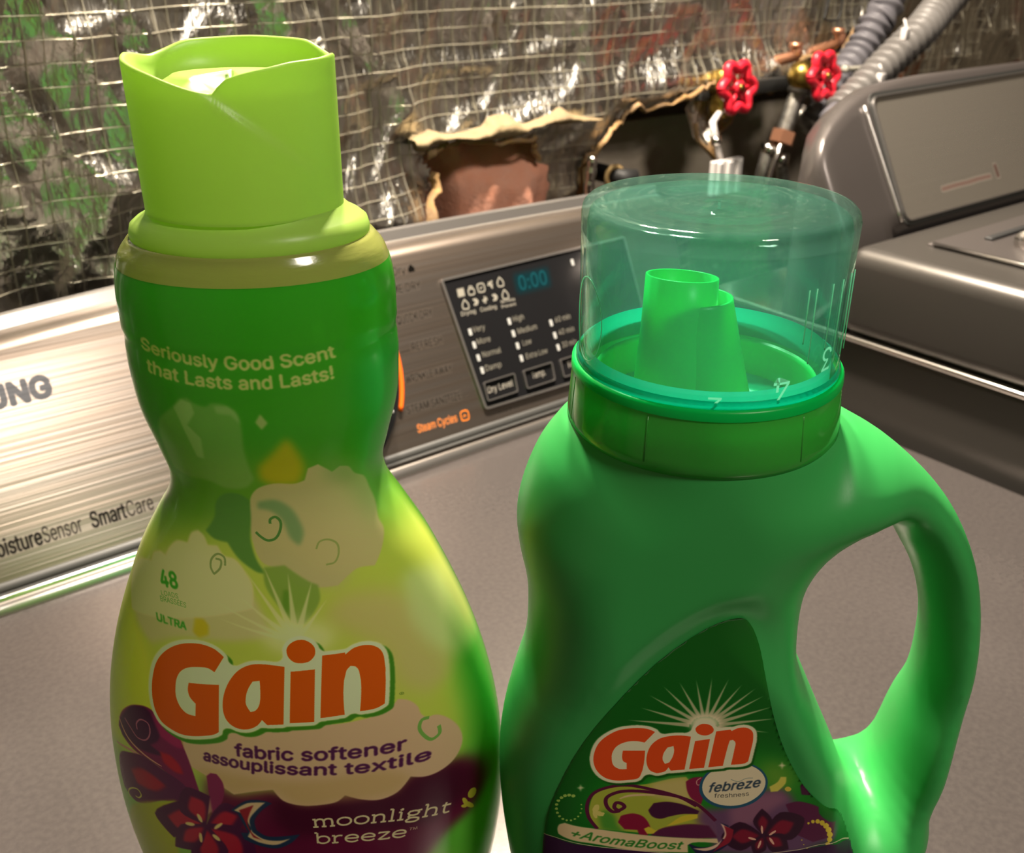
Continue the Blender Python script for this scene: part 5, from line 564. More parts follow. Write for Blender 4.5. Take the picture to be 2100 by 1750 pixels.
# profile of the console extruded along X; y and z of the front face at height z: y=.488+.35 z
def ztop(x): return .1262-.0095*((x-.30)/.26)**2 if x<.30 else .1262-.003*((x-.30)/.26)**2
def cmap(x,z):
    """console face: leans back 31 degrees and flares a little towards its crest"""
    t=.668/(.668-.25*z); return x*t,(.488+.35*z)*t,.3+t*(z-.3)
def strip(prof,x0=DX0+.004,x1=DX1-.006,n=40,scale=True):
    """prof: list of (dy,z,mode) mode t: z measured from the crown of the console"""
    R_=[]
    for x in np.linspace(x0,x1,n):
        r=[]
        for y,z,md in prof:
            if not md: r.append((x,y,z)); continue
            p=cmap(x,ztop(x)+z if md=='t' else z); r.append((p[0],p[1]+y,p[2]))
        R_.append(r)
    return loft(R_,closed=False)
def closedstrip(prof,**k):
    V,F=strip(prof,**k); n=len(prof); m=len(V)//n
    F+=[(i*n+n-1,i*n,(i+1)*n,(i+1)*n+n-1) for i in range(m-1)]+[tuple(range(n)),tuple(range((m-1)*n,m*n))[::-1]]
    return V,F
CONC=Canvas(-12,57,0,13,80)
CW='3a3531'
def ct(col,t,x0,z0_,x1,z1_,h,wt=0,sh=0): CONC.text(col,1,t,[x0,z0_,(x0+x1)/2,(z0_+z1_)/2,x1,z1_],h,wt*2,sh)
ct('55565c','SAMSUNG',2.75,8.80,9.85,8.80,1.0,4)
ct('16130f','Moisture',4.70,1.91,7.44,1.91,.80,1.5); ct('1a1612','Sensor',7.52,1.91,9.45,1.91,.80,.5); ct('16130f','Smart',9.95,1.91,11.75,1.90,.80,1.5); ct('1a1612','Care',11.83,1.90,13.25,1.90,.80,.5)
CONC.im[:,:,:]=CONC.im
G_='0c0a08'
ct(G_,'Dry',31.0,10.95,31.92,10.95,.5,1); ct(G_,'TIME DRY',30.0,9.90,32.8,9.88,.5,1.2); ct(G_,'QUICK DRY',30.5,8.09,33.2,8.10,.5,1.2); ct(G_,'REFRESH',31.16,6.35,33.47,6.34,.48,1.2); ct(G_,'WRINKLE AWAY',30.2,4.54,33.75,4.5,.48,1.2); ct(G_,'STEAM SANITIZE',29.8,2.75,33.97,2.71,.48,1.2)
ct('e07a1c','Steam Cycles',30.25,1.48,33.3,1.42,.5,.5)
CONC.stroke(G_,1,0,.05,[30.25,6.46,30.62,6.46,31.0,6.46])
def sq(col,cx,cz,r,wd): CONC.stroke(col,1,0,wd,[cx-r,cz-r,cx+r,cz-r,cx+r,cz+r,cx-r,cz+r,cx-r,cz-r])
sq('e07a1c',33.93,1.62,.26,.08); CONC.stroke('e07a1c',1,0,.07,[33.82,1.55,33.92,1.68,34.05,1.55]); 
CONC.poly(G_,1,0,0,[32.12,10.95,32.6,10.95,32.6,11.2,32.36,11.45,32.12,11.2]); ct(G_,'Power',46.3,10.72,47.3,10.72,.28); ct(G_,'Hold 3 sec',36.6,.98,38.4,.98,.22)
for nme,z_ in (('HEAVY DUTY',9.9),('NORMAL',8.1),('DELICATES',6.35),('TOWELS',4.5)): pass
cim=CONC.image('console_print')
def brushed():
    m=mat('brushed_console_steel',(.28,.24,.21),rough=.30,metal=.92,img=cim,bump=((2.0,420,420),.30,.0006),noise=((3,260,260),'8a7a6c',.6)); return m
M['brush']=brushed()
pf=[(0,.0065,'f')]+[(0,z,'f') for z in (.02,.04,.06,.08,.10)]+[(0,-.0065,'t'),(.0012,-.004,'t'),(.0040,-.0022,'t'),(.010,-.0012,'t'),(.02,-.0015,'t')]
V,F=strip(pf,x0=DX0+.006,x1=DX1-.010,n=70); V=np.array(V); k_=len(pf); uu=[(x,(z if m_!='t' else ztop(x)+z)) for x in np.linspace(DX0+.006,DX1-.010,70) for _,z,m_ in pf]; uu=np.array(uu); mk('console_panel',V,F,M['brush'],dry,uv=CONC.uv(uu[:,0]*100,uu[:,1]*100))
a,b=closedstrip([(.010,.001,'f'),(.010,-.004,'t'),(.0245,.0018,'t'),(.030,.0005,'t'),(.033,-.02,'t')]+[(.055,.001,'f')]); mk('console_housing',a,b,M['ctrim'],dry,auto=35)
a,b=closedstrip([(.0175,-.0012,'t'),(.0180,.0050,'t'),(.0205,.0058,'t'),(.0228,.0045,'t'),(.0232,-.001,'t')]); mk('top_trim_strip',a,b,M['silver'],dry,auto=40,label='thin bright strip along the crest of the console')
a,b=closedstrip([(-.0012,.0012,''),(-.0012,.0065,''),(.010,.0065,''),(.010,.0012,'')] if 0 else [(.4868,.001,''),(.4872,.0062,''),(.499,.0062,''),(.499,.001,'')]); mk('gasket',a,b,M['dark'],dry)
a,b=closedstrip([(.4775,.0002,''),(.4778,.0042,''),(.4795,.0060,''),(.4812,.0042,''),(.4815,.0002,'')]); mk('rear_trim_strip',a,b,M['chrome'],dry,auto=50)
a,b=closedstrip([(.4820,.0001,''),(.4822,.0016,''),(.4855,.0040,''),(.4865,.0015,''),(.4867,.0001,'')]); mk('rear_trim_channel',a,b,M['dark'],dry)
a,b=closedstrip([(.4705,.0001,''),(.4708,.0030,''),(.4735,.0052,''),(.4762,.0030,''),(.4765,.0001,'')]); mk('rear_trim_strip',a,b,M['silver'],dry,auto=50)
# frame on the console's inclined face: (x, z) -> point, proud by d
cn=np.array([0,-1,.6]); cn/=np.linalg.norm(cn)
def cp(x,z,d=0): return np.array(cmap(x,z))+cn*d
def plate(outline,d0,d1,bev=.0006):
    P=np.array(outline); c=P.mean(0); r=[]
    for s,d in ((1,d0),(1,d1-bev),(1-bev/.03,d1)): r.append([tuple(cp(*(c+(p-c)*s),d)) for p in P])
    V,F=loft(r,True,True,True); return V,F
def frame(outline,wd,d0,d1):
    P=np.array(outline); n=len(P); c=P.mean(0); Q=[]
    for i in range(n):
        t=P[(i+1)%n]-P[i-1]; t/=np.linalg.norm(t)+1e-9; nn=np.array([-t[1],t[0]]); Q.append(P[i]+nn*wd)
    r=[[tuple(cp(*p,d0)) for p in P],[tuple(cp(*p,d1)) for p in P],[tuple(cp(*p,d1)) for p in Q],[tuple(cp(*p,d0)) for p in Q]]; return loft(r,True)
def quad_r(c4,r=.0016,n=4):
    """rounded quadrilateral from four corners, counter-clockwise from bottom right"""
    o=[]; c4=[np.array(c) for c in c4]
    for i in range(4):
        a,b,c=c4[i-1],c4[i],c4[(i+1)%4]; u=(a-b)/np.linalg.norm(a-b); v=(c-b)/np.linalg.norm(c-b); p0=b+u*r;p1=b+v*r
        for k in range(n+1): t=k/n; o.append((1-t)**2*p0+2*t*(1-t)*b+t*t*p1)
    return np.array(o)
DQ=quad_r([(.515,.0140),(.505,.1030),(.3421,.1015),(.3550,.0155)],.003)
DC=Canvas(33,53,0,11,60)
WH='8e8a80'
def dt(t,x0,z0_,x1,z1_,h,col=WH,wt=0): DC.text(col,1,t,[x0,z0_,(x0+x1)/2,(z0_+z1_)/2,x1,z1_],h,wt)
for t,x0,z0_,x1 in (('Very',35.86,6.43,36.85),('More',36.0,5.63,37.08),('Normal',36.2,4.76,37.7),('Damp',36.22,3.88,37.5),('High',39.18,6.43,40.1),('Medium',39.36,5.6,41.0),('Low',39.55,4.78,40.3),('Extra Low',39.6,3.89,41.5),('60 min',42.65,5.67,44.05),('40 min',42.75,4.8,44.2),('30 min',42.87,3.94,44.2)): dt(t,x0,z0_,x1,z0_,.36,'7a766c')
dt('Drying',35.26,7.61,36.4,7.6,.26,'9a958a'); dt('Cooling',36.78,7.58,38.1,7.55,.26,'9a958a'); dt('Wrinkle',38.5,7.78,39.7,7.76,.2,'9a958a'); dt('Prevent',38.5,7.46,39.7,7.44,.2,'9a958a')
dt('Dry Level',36.05,2.5,38.1,2.5,.42,'a09a90'); dt('Temp.',39.8,2.55,41.0,2.55,.42,'a09a90'); dt('Time',43.0,2.55,44.2,2.55,.42,'a09a90')
DC.poly('08262c',.9,.3,1,[40.0,8.1,43.0,8.1,43.0,9.4,40.0,9.4]); dt('0:00',40.3,8.3,42.7,8.3,.95,'124048',1)  # dim teal display glow and digits painted as colour, nothing emits
IC=[(35.58,9.06),(36.39,9.05),(37.2,9.05),(37.98,9.1),(38.81,9.14),(35.72,8.26),(36.52,8.27),(37.32,8.26),(38.09,8.26),(38.99,8.28)]
for i,(x,z_) in enumerate(IC):
    r=.26
    def ps(*a): return [v for k in range(0,len(a),2) for v in (x+a[k]*r,z_+a[k+1]*r)]
    if i==0: DC.poly(WH,1,.02,0,ps(-1,-1,1,-1,1,1,-1,1))
    elif i==2: DC.stroke(WH,1,0,.09,ps(-.9,-.9,.9,-.9,.9,.9,-.9,.9,-.9,-.9)); DC.stroke(WH,1,0,.09,ps(-.3,-.3,.3,.3))
    elif i in (1,): DC.stroke(WH,1,0,.09,ps(-.8,-1,.8,-1,.8,.2,-.8,.2,-.8,-1)); DC.stroke(WH,1,0,.08,ps(-.5,.2,-.4,.9,.4,.9,.5,.2))
    elif i in (4,5,9): DC.stroke(WH,1,0,.09,ps(-.8,-1,-.9,0,0,1.2,.9,0,.8,-1,-.8,-1))
    elif i==3: DC.stroke(WH,1,0,.12,ps(-.8,0,.8,.9)); DC.stroke(WH,1,0,.12,ps(-.4,.8,.5,-.9)); DC.stroke(WH,1,0,.1,ps(.7,.2,.2,-.6))
    elif i in (6,8): DC.stroke(WH,1,0,.12,ps(-.5,.8,.4,0,-.5,-.8)); DC.stroke(WH,1,0,.12,ps(.1,.8,.8,0,.1,-.8))
    else: DC.stroke(WH,1,0,.1,ps(-.8,0,.8,0)); DC.stroke(WH,1,0,.1,ps(0,-.9,0,.9)); DC.stroke(WH,1,0,.08,ps(-.6,-.6,.6,.6))
M['dispp']=mat('printed_black_glass',(.010,.010,.011),rough=.14,img=DC.image('display_print_glow'))
V,F=plate(DQ,-.001,.0012); V=np.array(V); c_=DQ.mean(0); uu=np.concatenate([DQ,DQ,c_+(DQ-c_)*(1-.0006/.03)]); dp=mk('display_panel',V,F,M['dispp'],dry,smooth=False,uv=DC.uv(uu[:,0]*100,uu[:,1]*100))
B0=dry.base
def subd(name,VF,m,**k): return sub(dp,name,VF[0],VF[1],m,B0,**k)
subd('bezel',frame(DQ,.0016,-.001,.0022),M['silver'],auto=40,label='thin silver bezel around the black display panel')
LED=[(35.63,6.57),(35.73,5.72),(35.84,4.87),(35.93,4.04),(38.89,6.59),(39.02,5.77),(39.16,4.93),(39.26,4.08),(42.35,5.79),(42.47,4.93),(42.55,4.09),(45.26,9.33)]
for x,z_ in LED:
    P=quad_r([((x+.12)/100,(z_-.22)/100),((x+.09)/100,(z_+.22)/100),((x-.14)/100,(z_+.22)/100),((x-.11)/100,(z_-.22)/100)],.0006,2); subd('indicator',plate(P,.001,.0018,.0002),M['led'],smooth=False)
for x0,x1 in ((35.74,38.39),(39.1,41.7),(42.4,45.0),(45.7,48.2)):
    P=quad_r([(x1/100,.0204),(x1/100,.0332),(x0/100,.0330),((x0+.04)/100,.0202)],.0018); 
    subd('button',frame(P,.0009,.001,.0028),M['silver'],auto=40,label='silver-edged rectangular touch button')
# knob with an orange ring
kc=(.227,.060); 
def disc(r0,r1,d0,d1,n=72,dome=0):
    R_=[[tuple(cp(kc[0]+r*cos(2*pi*j/n),kc[1]+r*.94*sin(2*pi*j/n),d)) for j in range(n)] for r,d in ((r0,d0),(r0,d1),((r0*.2+r1*.8) if r1 else 0.0001,d1+dome),(r1 if r1 else .00005,d1+dome))]; return loft(R_,True)
kn=mk('dial_knob',*disc(.058,0,-.001,.022,dome=.002),M['knobm'],dry,auto=40); 
mk('dial_base',*disc(.0695,.05,-.001,.004),M['gloss'],dry,auto=40); 
arcP=[]; 
for t in np.linspace(-24,50,40): arcP.append(cp(kc[0]+.0722*cos(radians(t)),kc[1]+.0715*sin(radians(t)),.0012))
sub(kn,'orange_arc',*tube(arcP,.0017,8),M['orange'],B0,label='orange arc around the dial')  # arc of plain orange plastic, no emission
v=cp(.2858,.0315,.003); a,b=lathe([(0,.0018),(.0012,.0014),(.0016,0),(.0012,-.0014),(0,-.0018)],(0,0),12); sub(kn,'marker_dot',[(x+v[0],y+v[1],z+v[2]) for x,y,z in a],b,M['led'],B0)

# ------------------------------------------------------------------ washer
WX0,WX1,WY0=.575,1.262,-.30
ws=thing('washing_machine','grey top-loading washing machine standing right of the dryer','washer',(.92,.10,-TZ))
a,b=box(WX0+.006,WX1-.006,WY0+.02,.50,-TZ+.02,.052,.006); mk('cabinet',a,b,M['side'],ws,auto=40)
a,b=box(WX0,WX1,WY0,.3830,.0545,.1159,.0125,6); mk('top_cover',a,b,M['side'],ws,auto=60)
a,b=box(WX0-.0012,WX1,WY0,.50,.0515,.0560,.0018,3); mk('side_trim_strip',a,b,M['chrome'],ws,auto=60,label='thin bright strip along the side of the washer')
# console of the washer
wn=np.array([0,-1,.6]); wn/=np.linalg.norm(wn)
def wy(z): return .380+.6*(z-.116)
R_=[]
for x in list(np.linspace(.5752,.60,10))+list(np.linspace(.605,.68,12))+list(np.linspace(.70,1.26,12)):
    zt=float(np.interp(x,[.575,.578,.585,.60,.62,.64,.67,.72,1.26],[.160,.169,.178,.1865,.1945,.2005,.2055,.2085,.2085])); e2=max(0,1-(x-.575)/.012); y0=.006*(1-sqrt(max(0,1-e2*e2))); zb=.092 if x<.62 else .114
    bk_=float(np.interp(x,[.575,.585,.60,.62,.66,.72],[.426,.434,.445,.458,.475,.485])); yt=wy(zt); m_=max(bk_,yt+.012)
    R_.append([(x,wy(zb)+y0+.004,zb),(x,wy(zb+.006)+y0,zb+.006),(x,wy(.13)+y0,.13),(x,wy(.15)+y0,.15),(x,wy(zt-.008)+y0,zt-.008),(x,yt+y0-.0005,zt-.002),(x,yt+.003+y0,zt),(x,yt*.5+m_*.5,zt-.004),(x,m_,zt-.022),(x,m_+.001,zt-.05),(x,m_+.001,.05),(x,.405,.05)])
V,F=loft(R_,True,True,True); mk('console_housing',V,F,M['wash'],ws,auto=70)
def wp(x,z,d=0): return np.array([x,wy(z),z])+wn*d
def wplate(P,d0,d1): 
    P=np.array(P); c=P.mean(0); r=[[tuple(wp(*(c+(p-c)*s),d)) for p in P] for s,d in ((1,d0),(1,d1-.0006),(.995,d1))]; return loft(r,True,True,True)
WQ=quad_r([(1.25,.1235),(1.25,.2045),(.6480,.1985),(.6420,.1215)],.007,6)
WC=Canvas(60,126,11,21,30)
WC.text('7a2a20',1,'ACTIVEWASH JET',[69.5,13.5,73.0,13.5,76.6,13.5],.62,0); WC.poly('6a2018',1,0,0,[77.2,13.5,77.7,13.5,77.7,14.3,77.2,14.3])
WC.im[...]=0; WC.text('7a2a20',.8,'||||||||||||',[69.5,13.6,73.0,13.6,76.2,13.6],.5,2); WC.im[...]=0
WC.stroke('4a1c14',.8,.05,.34,[69.5,13.55,71.5,13.6,73.0,13.6,74.6,13.65,76.4,13.65]); WC.poly('3a140e',.9,.03,0,[77.1,13.4,77.6,13.4,77.6,14.4,77.1,14.4])
M['wpan']=mat('brushed_washer_console',(.50,.46,.40),rough=.26,metal=.8,img=WC.image('washer_print'),bump=((3,500,500),.12,.0004))
V,F=wplate(WQ,-.002,.0014); V=np.array(V); mk('console_panel',V,F,M['wpan'],ws,smooth=False,uv=WC.uv(V[:,0]*100,V[:,2]*100))
def wframe(P,wd,d0,d1):
    P=np.array(P);Q=[]
    for i in range(len(P)):
        t=P[(i+1)%len(P)]-P[i-1]; t/=np.linalg.norm(t)+1e-9; Q.append(P[i]-np.array([-t[1],t[0]])*wd)
    r=[[tuple(wp(*p,d0)) for p in P],[tuple(wp(*p,d1)) for p in P],[tuple(wp(*p,d1)) for p in Q],[tuple(wp(*p,d0)) for p in Q]]; return loft(r,True)
WQ2=[np.array(p)+(np.array(p)-np.array([.95,.162]))/np.linalg.norm(np.array(p)-np.array([.95,.162]))*.0035 for p in WQ]
mk('panel_groove',*wframe(WQ,.0035,-.002,.0006),M['dark'],ws,auto=40)
mk('panel_bead',*wframe(WQ,.0009,-.002,.0026),M['silver'],ws,auto=40,label='thin silver edge around the washer console panel')
a,b=tube([wp(.6370,.1215+.077*t,.0012)+np.array([.004*t*0,0,0]) for t in np.linspace(0,.95,12)],.0016,8); mk('panel_bead',a,b,M['silver'],ws)
# lid
a,b=box(.6175,1.22,WY0+.03,.3500,.1135,.1180,.0018,3); lid=mk('lid',a,b,M['wash'],ws,auto=50)
sub(lid,'lid_edge_strip',*tube([(.6172,y,.1184) for y in np.linspace(WY0+.04,.345,10)],.0011,8),M['chrome'],ws.base,label='bright edge strip of the washer lid')
a,b=box(.655,.80,.3250,.3310,.1172,.1200,.001,2); sub(lid,'lid_slot',a,b,M['black'],ws.base)
for hx_ in (.668,.92):
    v,f=tube([(hx_-.016,.302,.1225),(hx_+.016,.302,.1225)],.0075,20); sub(lid,'hinge_barrel',v,f,M['chrome'],ws.base)

# ------------------------------------------------------------------ valves, pipes and hoses on the wall
def P3(k,Y,i=None):
    v=BG[k]; return [np.array([x,Y,z]) for x,z in v] if i is None else np.array([v[i][0],Y,v[i][1]])
def wheel(name,c,nrm,R_,label,tilt=0):
    t=thing(name,label,'valve',tuple(c)); n=np.array(nrm,float); n/=np.linalg.norm(n); u=np.cross(n,[0,0,1]); u/=np.linalg.norm(u); v=np.cross(u,n)
    def pt(r,a,d=0): return c+r*(cos(a)*u+sin(a)*v)+n*d
    rim=[pt(R_*(.86+.14*cos(6*a_)),a_) for a_ in np.linspace(0,2*pi,73)]; w_=tube(rim,R_*.21,10,False); hw=mk('hand_wheel',w_[0],w_[1],M['red'],t)
    hub=tube([c-n*.004,c+n*.004],R_*.28,14)
    sub(hw,'hub',*hub,M['red'],t.base)
    for k in range(6):
        a_=k*pi/3; s=tube([pt(R_*.2,a_),pt(R_*.8,a_)],R_*.11,8); sub(hw,'spoke',*s,M['red'],t.base)
    sub(hw,'screw',*tube([c+n*.004,c+n*.0062],R_*.14,10),M['brass'],t.base)
    mk('stem',*tube([c-n*.002,c-n*.032],.0042,12),M['brass'],t)
    return t,n
c1=P3('v1',.640,0); c2=P3('v2',.620,0)
tocam=np.array([-.70,-.72,.10])
va,n1=wheel('valve',c1,(.0,-1,.15),.0222,'left red-handled water valve with a white pipe hanging below')
mk('valve_body',*lathe([(.011,c1[2]-.03),(.012,c1[2]-.024),(.0125,c1[2]-.012),(.010,c1[2]+.0),(.012,c1[2]+.012),(0.0002,c1[2]+.014)],(c1[0]+.010,c1[1]+.026),20,cap0=True),M['brass'],va)
vb,n2=wheel('valve',c2,(.03,-1,.15),.0212,'right red-handled water valve on a brass body with grey hoses behind')
b0=P3('brass',.640,0); rb=.0145; prof=[(rb*sin(a_),b0[2]-rb*cos(a_)) for a_ in np.linspace(.02,pi-.02,14)]
mk('valve_body',*lathe(prof,(b0[0],b0[1]),24),M['brass'],vb); mk('body_nut',*tube([(b0[0],.640,b0[2]),(b0[0]+.004,.624,b0[2]-.002)],.0115,6),M['brass'],vb)
pp=P3('pipe1',.650); t=thing('supply_pipe','thin white pipe under the left red valve','pipe',tuple(pp[-1])); 
mk('tube',*tube([c1+np.array([.004,.022,-.025])]+pp,.0034,14),M['white'],t); mk('fitting',*tube([pp[1]-np.array([0,0,.003]),pp[1]+np.array([-.001,0,.004])],.0052,12),M['chrome'],t)
tg=P3('tag',.642); t=thing('pipe_bracket','white ribbed bracket at the foot of the white pipe','bracket',tuple(tg[3]))
tx0,tx1,tz0,tz1=.7335,.7745,.078,.1110; mk('back_plate',*box(tx0,tx1,.642,.648,tz0,tz1,.001),M['white'],t,smooth=False)
for k in range(3): x=tx0+.004+k*.013; mk('rib',*box(x,x+.006,.6385,.642,tz0+.001,tz1-.001,.001),M['white'],t,smooth=False)
t=thing('drain_pipe','dull steel pipe running down from the brass valve','pipe',(.84,.645,.12)); sp=catmull([b0+np.array([0,0,-.010])]+P3('silver',.645),6)
mk('pipe_run',*tube(sp,.0082,16),M['steelpipe'],t); nu=P3('nut',.645,0); d=(sp[-1]-sp[-3]); d/=np.linalg.norm(d)
mk('copper_nut',*tube([nu-d*.006,nu+d*.006],.0125,6),M['copper'],t,auto=30,label='copper-coloured hexagonal nut')
mk('coupling',*tube([sp[2]-d*.005,sp[2]+d*.006],.0115,16),M['steelpipe'],t)
rd=P3('rod',.640); mk('rod',*tube([nu]+rd+[rd[-1]+(rd[-1]-rd[0])],.0032,12),M['chrome'],t)
for k in ('sleeve','sleeve2'):
    s=P3(k,.652); s=s+[s[-1]+(s[-1]-s[0])*1.2]; t=thing('braided_hose','braided steel hose %s of the copper nut, behind the clear cup'%('left' if k=='sleeve' else 'right'),'hose',tuple(s[-1])); 
    cs=catmull(s,14); mk('braid',*tube(cs,.0062,14,rf=lambda i:.0062+.0004*(i%2)),M['steelpipe'],t); mk('ferrule',*tube([s[0]+np.array([0,0,.004]),s[0]-np.array([0,0,.008])],.0078,16),M['chrome'],t)
el=catmull(P3('elbow',.662),8); t=thing('elbow_pipe','grey elbow pipe right of the steel pipe, under the right valve','pipe',tuple(el[-1])); mk('pipe_run',*tube(el,.0085,16),M['steelpipe'],t); mk('union_nut',*tube([el[-6],el[-1]],.0115,6),M['brass'],t,auto=30)
for k in ('cop1','cop2'):
    s=P3(k,.662); s[-1]=s[-1]+np.array([0,.03,0]); t=thing('copper_pipe','short copper pipe %s the right red valve'%('above left of' if k=='cop1' else 'above right of'),'pipe',tuple(s[-1])); cs=catmull(s,6); mk('pipe_run',*tube(cs,.0055,14),M['copper'],t); mk('end_cap',*tube([cs[0]-np.array([0,0,.002]),cs[0]+np.array([0,0,.003])],.0066,14),M['copper'],t)
def corr(name,pts,r,m,label,step=.0035,taper=None):
    cs=catmull(pts,30); L_=[0]
    for i in range(1,len(cs)): L_.append(L_[-1]+np.linalg.norm(cs[i]-cs[i-1]))
    n=int(L_[-1]/(step/8)); s=np.linspace(0,L_[-1],n); P=np.stack([np.interp(s,L_,[c[k] for c in cs]) for k in range(3)],1)
    t=thing(name,label,'hose',tuple(P[-1])); R_=lambda i:(r if taper is None else r*(1-taper*(s[i]/L_[-1])))+r*.15*cos(2*pi*s[i]/step)
    mk('corrugated_sleeve',*tube(list(P),r,20,rf=R_),m,t); mk('hose_end',*tube([P[-1],P[-1]+(P[-1]-P[-5])*3],r*.62,14),M['hosed'],t)
HA=[np.array([1.14,.62,.31])]+P3('hoseA',.600)[1:]; HA[1][1]=.612
corr('corrugated_hose',HA,.0182,M['hose'],'front grey corrugated drain hose slanting down behind the washer console',.0105,.30)
HB=[np.array([1.00,.66,.30])]+P3('hoseB',.640)[1:]
corr('corrugated_hose',HB,.0165,M['hosed'],'rear darker corrugated hose partly hidden by the front one',.0105,.1)
t=thing('grey_cable','thin grey cable looped between the right valve and the hoses','cable',tuple(P3('cable',.628,0))); cb=catmull(P3('cable',.622),8); mk('cable_sheath',*tube(cb,.0026,10),M['cable'],t); mk('cable_plug',*tube([cb[0],cb[0]+(cb[0]-cb[2])],.0036,10),M['cable'],t)
t=thing('hanging_wire','thin dark wire loop hanging on the foil above the right valve','wire',tuple(P3('wire',.672,0))); wl=P3('wire',.668)[::-1]+P3('wire2',.668)[1:]; cw=catmull(wl,8); mk('wire_loop',*tube(cw,.0011,8),M['black'],t)
for k,Y in (('tie1',.578),('tie2',.588)):
    p=P3(k,Y,0); t=thing('cable_tie','white cable tie %s on the grey hose'%('higher up' if k=='tie1' else 'lower down'),'tie',tuple(p)); mk('tie_head',*box(p[0]-.004,p[0]+.004,p[1]-.003,p[1]+.003,p[2]-.005,p[2]+.006,.001),M['white'],t); mk('tie_tail',*tube([p+np.array([.001,0,.005]),p+np.array([.004,.006,.013])],.0012,8),M['white'],t)
rg=P3('ring',.690,0); t=thing('pipe_stub','black pipe stub with a yellowish ring in the torn opening left of the cup','pipe',tuple(rg)); rn=[rg+.0098*np.array([cos(a_)*.8,-.3*cos(a_),sin(a_)]) for a_ in np.linspace(0,2*pi,33)]
mk('ring',*tube(rn,.0026,10,False),M['stud'],t,label='yellowish ring round the black stub'); mk('stub',*tube([rg+np.array([.004,.03,0]),rg+np.array([.004,-.004,0]),rg+np.array([.018,-.010,-.002])],.0085,16),M['black'],t)
pl_=P3('pipeL',.672); t=thing('foil_covered_pipe','shiny foil-wrapped pipe left of the yellowish stud','pipe',tuple(pl_[1])); ps_=catmull([pl_[0],pl_[1],pl_[1]+(pl_[1]-pl_[0])],12); mk('pipe_run',*tube(ps_,.0048,12,rf=lambda i:.0048+.0010*((i*7)%3-1)*.5),M['chrome'],t); mk('wrap_band',*tube([ps_[10],ps_[12]],.0066,12),M['thread'],t)
# hoses carry on down behind the machines; rails hold valves to the wall
t=thing('valve_bracket','dark steel bracket holding both red valves to the wall','bracket',(.80,.70,.17)); mk('rail',*box(.74,.90,.672,.684,.162,.176,.002),M['dark'],t); mk('wall_mount',*box(.79,.82,.680,.861,.150,.180,.002),M['dark'],t)

# ------------------------------------------------------------------ hanging bulbs that light the scene
for k,(x,y,z) in enumerate(((.50,.56,.88),(.36,.62,.92))):
    t=thing('hanging_bulb','bare warm bulb on a cord above the machines, the %s one'%('right-hand' if k==0 else 'left-hand'),'lamp',(x,y,1.5)); mk('ceiling_rose',*lathe([(.03,1.5),(.03,1.49),(.004,1.48)],(x,y),24,cap0=True,cap1=True),M['white'],t)
    mk('cord',*tube([(x,y,1.485),(x,y,z+.11)],.0025,8),M['black'],t); mk('socket',*lathe([(.004,z+.12),(.016,z+.115),(.018,z+.07),(.015,z+.068)],(x,y),24,cap0=True,cap1=True),M['white'],t)
    mk('bulb',*lathe([(.013,z+.068),(.018,z+.055),(.028,z+.038),(.030,z+.025),(.024,z+.01),(.012,z+.003),(.0005,z+.002)],(x,y),24),mat('warm_bulb_glass',(1,.85,.6),emit=6),t)

# ------------------------------------------------------------------ softener bottle
SB=thing('softener_bottle','tall fabric softener bottle with lime tulip-shaped cap and purple flower print','bottle',(.0957,.2291,.0003),-YAW,)
SC_=Canvas(-6.6,6.6,-.2,23.2,96)
zz=np.linspace(-.2,23.2,SC_.h); xx=np.linspace(-6.6,6.6,SC_.w)
def ramp(zz,st): 
    o=np.zeros((len(zz),3)); 
    for k in range(3): o[:,k]=np.interp(zz,[s[0] for s in st],[int(s[1][2*k:2*k+2],16)/255 for s in st])
    return o
RP=[(0,'58a030'),(8,'8fb048'),(13,'a4b45c'),(15,'94ac58'),(16.5,'74984c'),(18,'3f8a20'),(21,'348a1c'),(23,'2c8a1c')]
SC_.im[...,:3]=ramp(zz,RP)[:,None,:]; SC_.im[...,3]=1
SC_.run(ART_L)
SC_.im[...,:3]=np.clip(SC_.im[...,:3]*1.24+.012,0,1)   # ink density
def sleeve_mat():
    m=mat('printed_shrink_sleeve','5f9a2c',rough=.22,trans=.30,coat=.25,img=SC_.image('softener_print'),spec=.45); nt=m.node_tree; L=nt.links
    # the print is on the viewer's side; the rear of the sleeve is plain green
    tc=N(nt,'ShaderNodeTexCoord'); s=N(nt,'ShaderNodeSeparateXYZ'); L.new(tc.outputs['Object'],s.inputs[0]); r=N(nt,'ShaderNodeMapRange'); r.inputs[1].default_value=.004; r.inputs[2].default_value=-.002; L.new(s.outputs[1],r.inputs[0])
    it=[n for n in nt.nodes if n.type=='TEX_IMAGE'][0]; mxs=[l.to_node for l in it.outputs['Alpha'].links]
    mu=N(nt,'ShaderNodeMath',operation='MULTIPLY'); L.new(it.outputs['Alpha'],mu.inputs[0]); L.new(r.outputs[0],mu.inputs[1]); L.new(mu.outputs[0],mxs[0].inputs[0]); return m
def sl_rings(z0,z1,n,grow=0,m=128):
    R_=[]
    for z in np.linspace(z0,z1,n):
        a_,b_=left_ab(np.array([z])); a_=a_[0]+grow;b_=b_[0]+grow
        gr=0
        if 21.0<z<21.35: gr=-.05*sin((z-21)/.35*pi)
        if 20.75<z<21.0: gr=-.03*sin((z-20.75)/.25*pi)
        R_.append([((a_+gr)/100*cos(2*pi*j/m),(b_+gr)/100*sin(2*pi*j/m),z/100) for j in range(m)])
    return R_
R_=sl_rings(0,22.95,150); R_=[[(x*.93,y*.93,.0022) for x,y,z in R_[0]]]+[[(x*.90,y*.90,0) for x,y,z in R_[0]]][::-1][:0]+R_
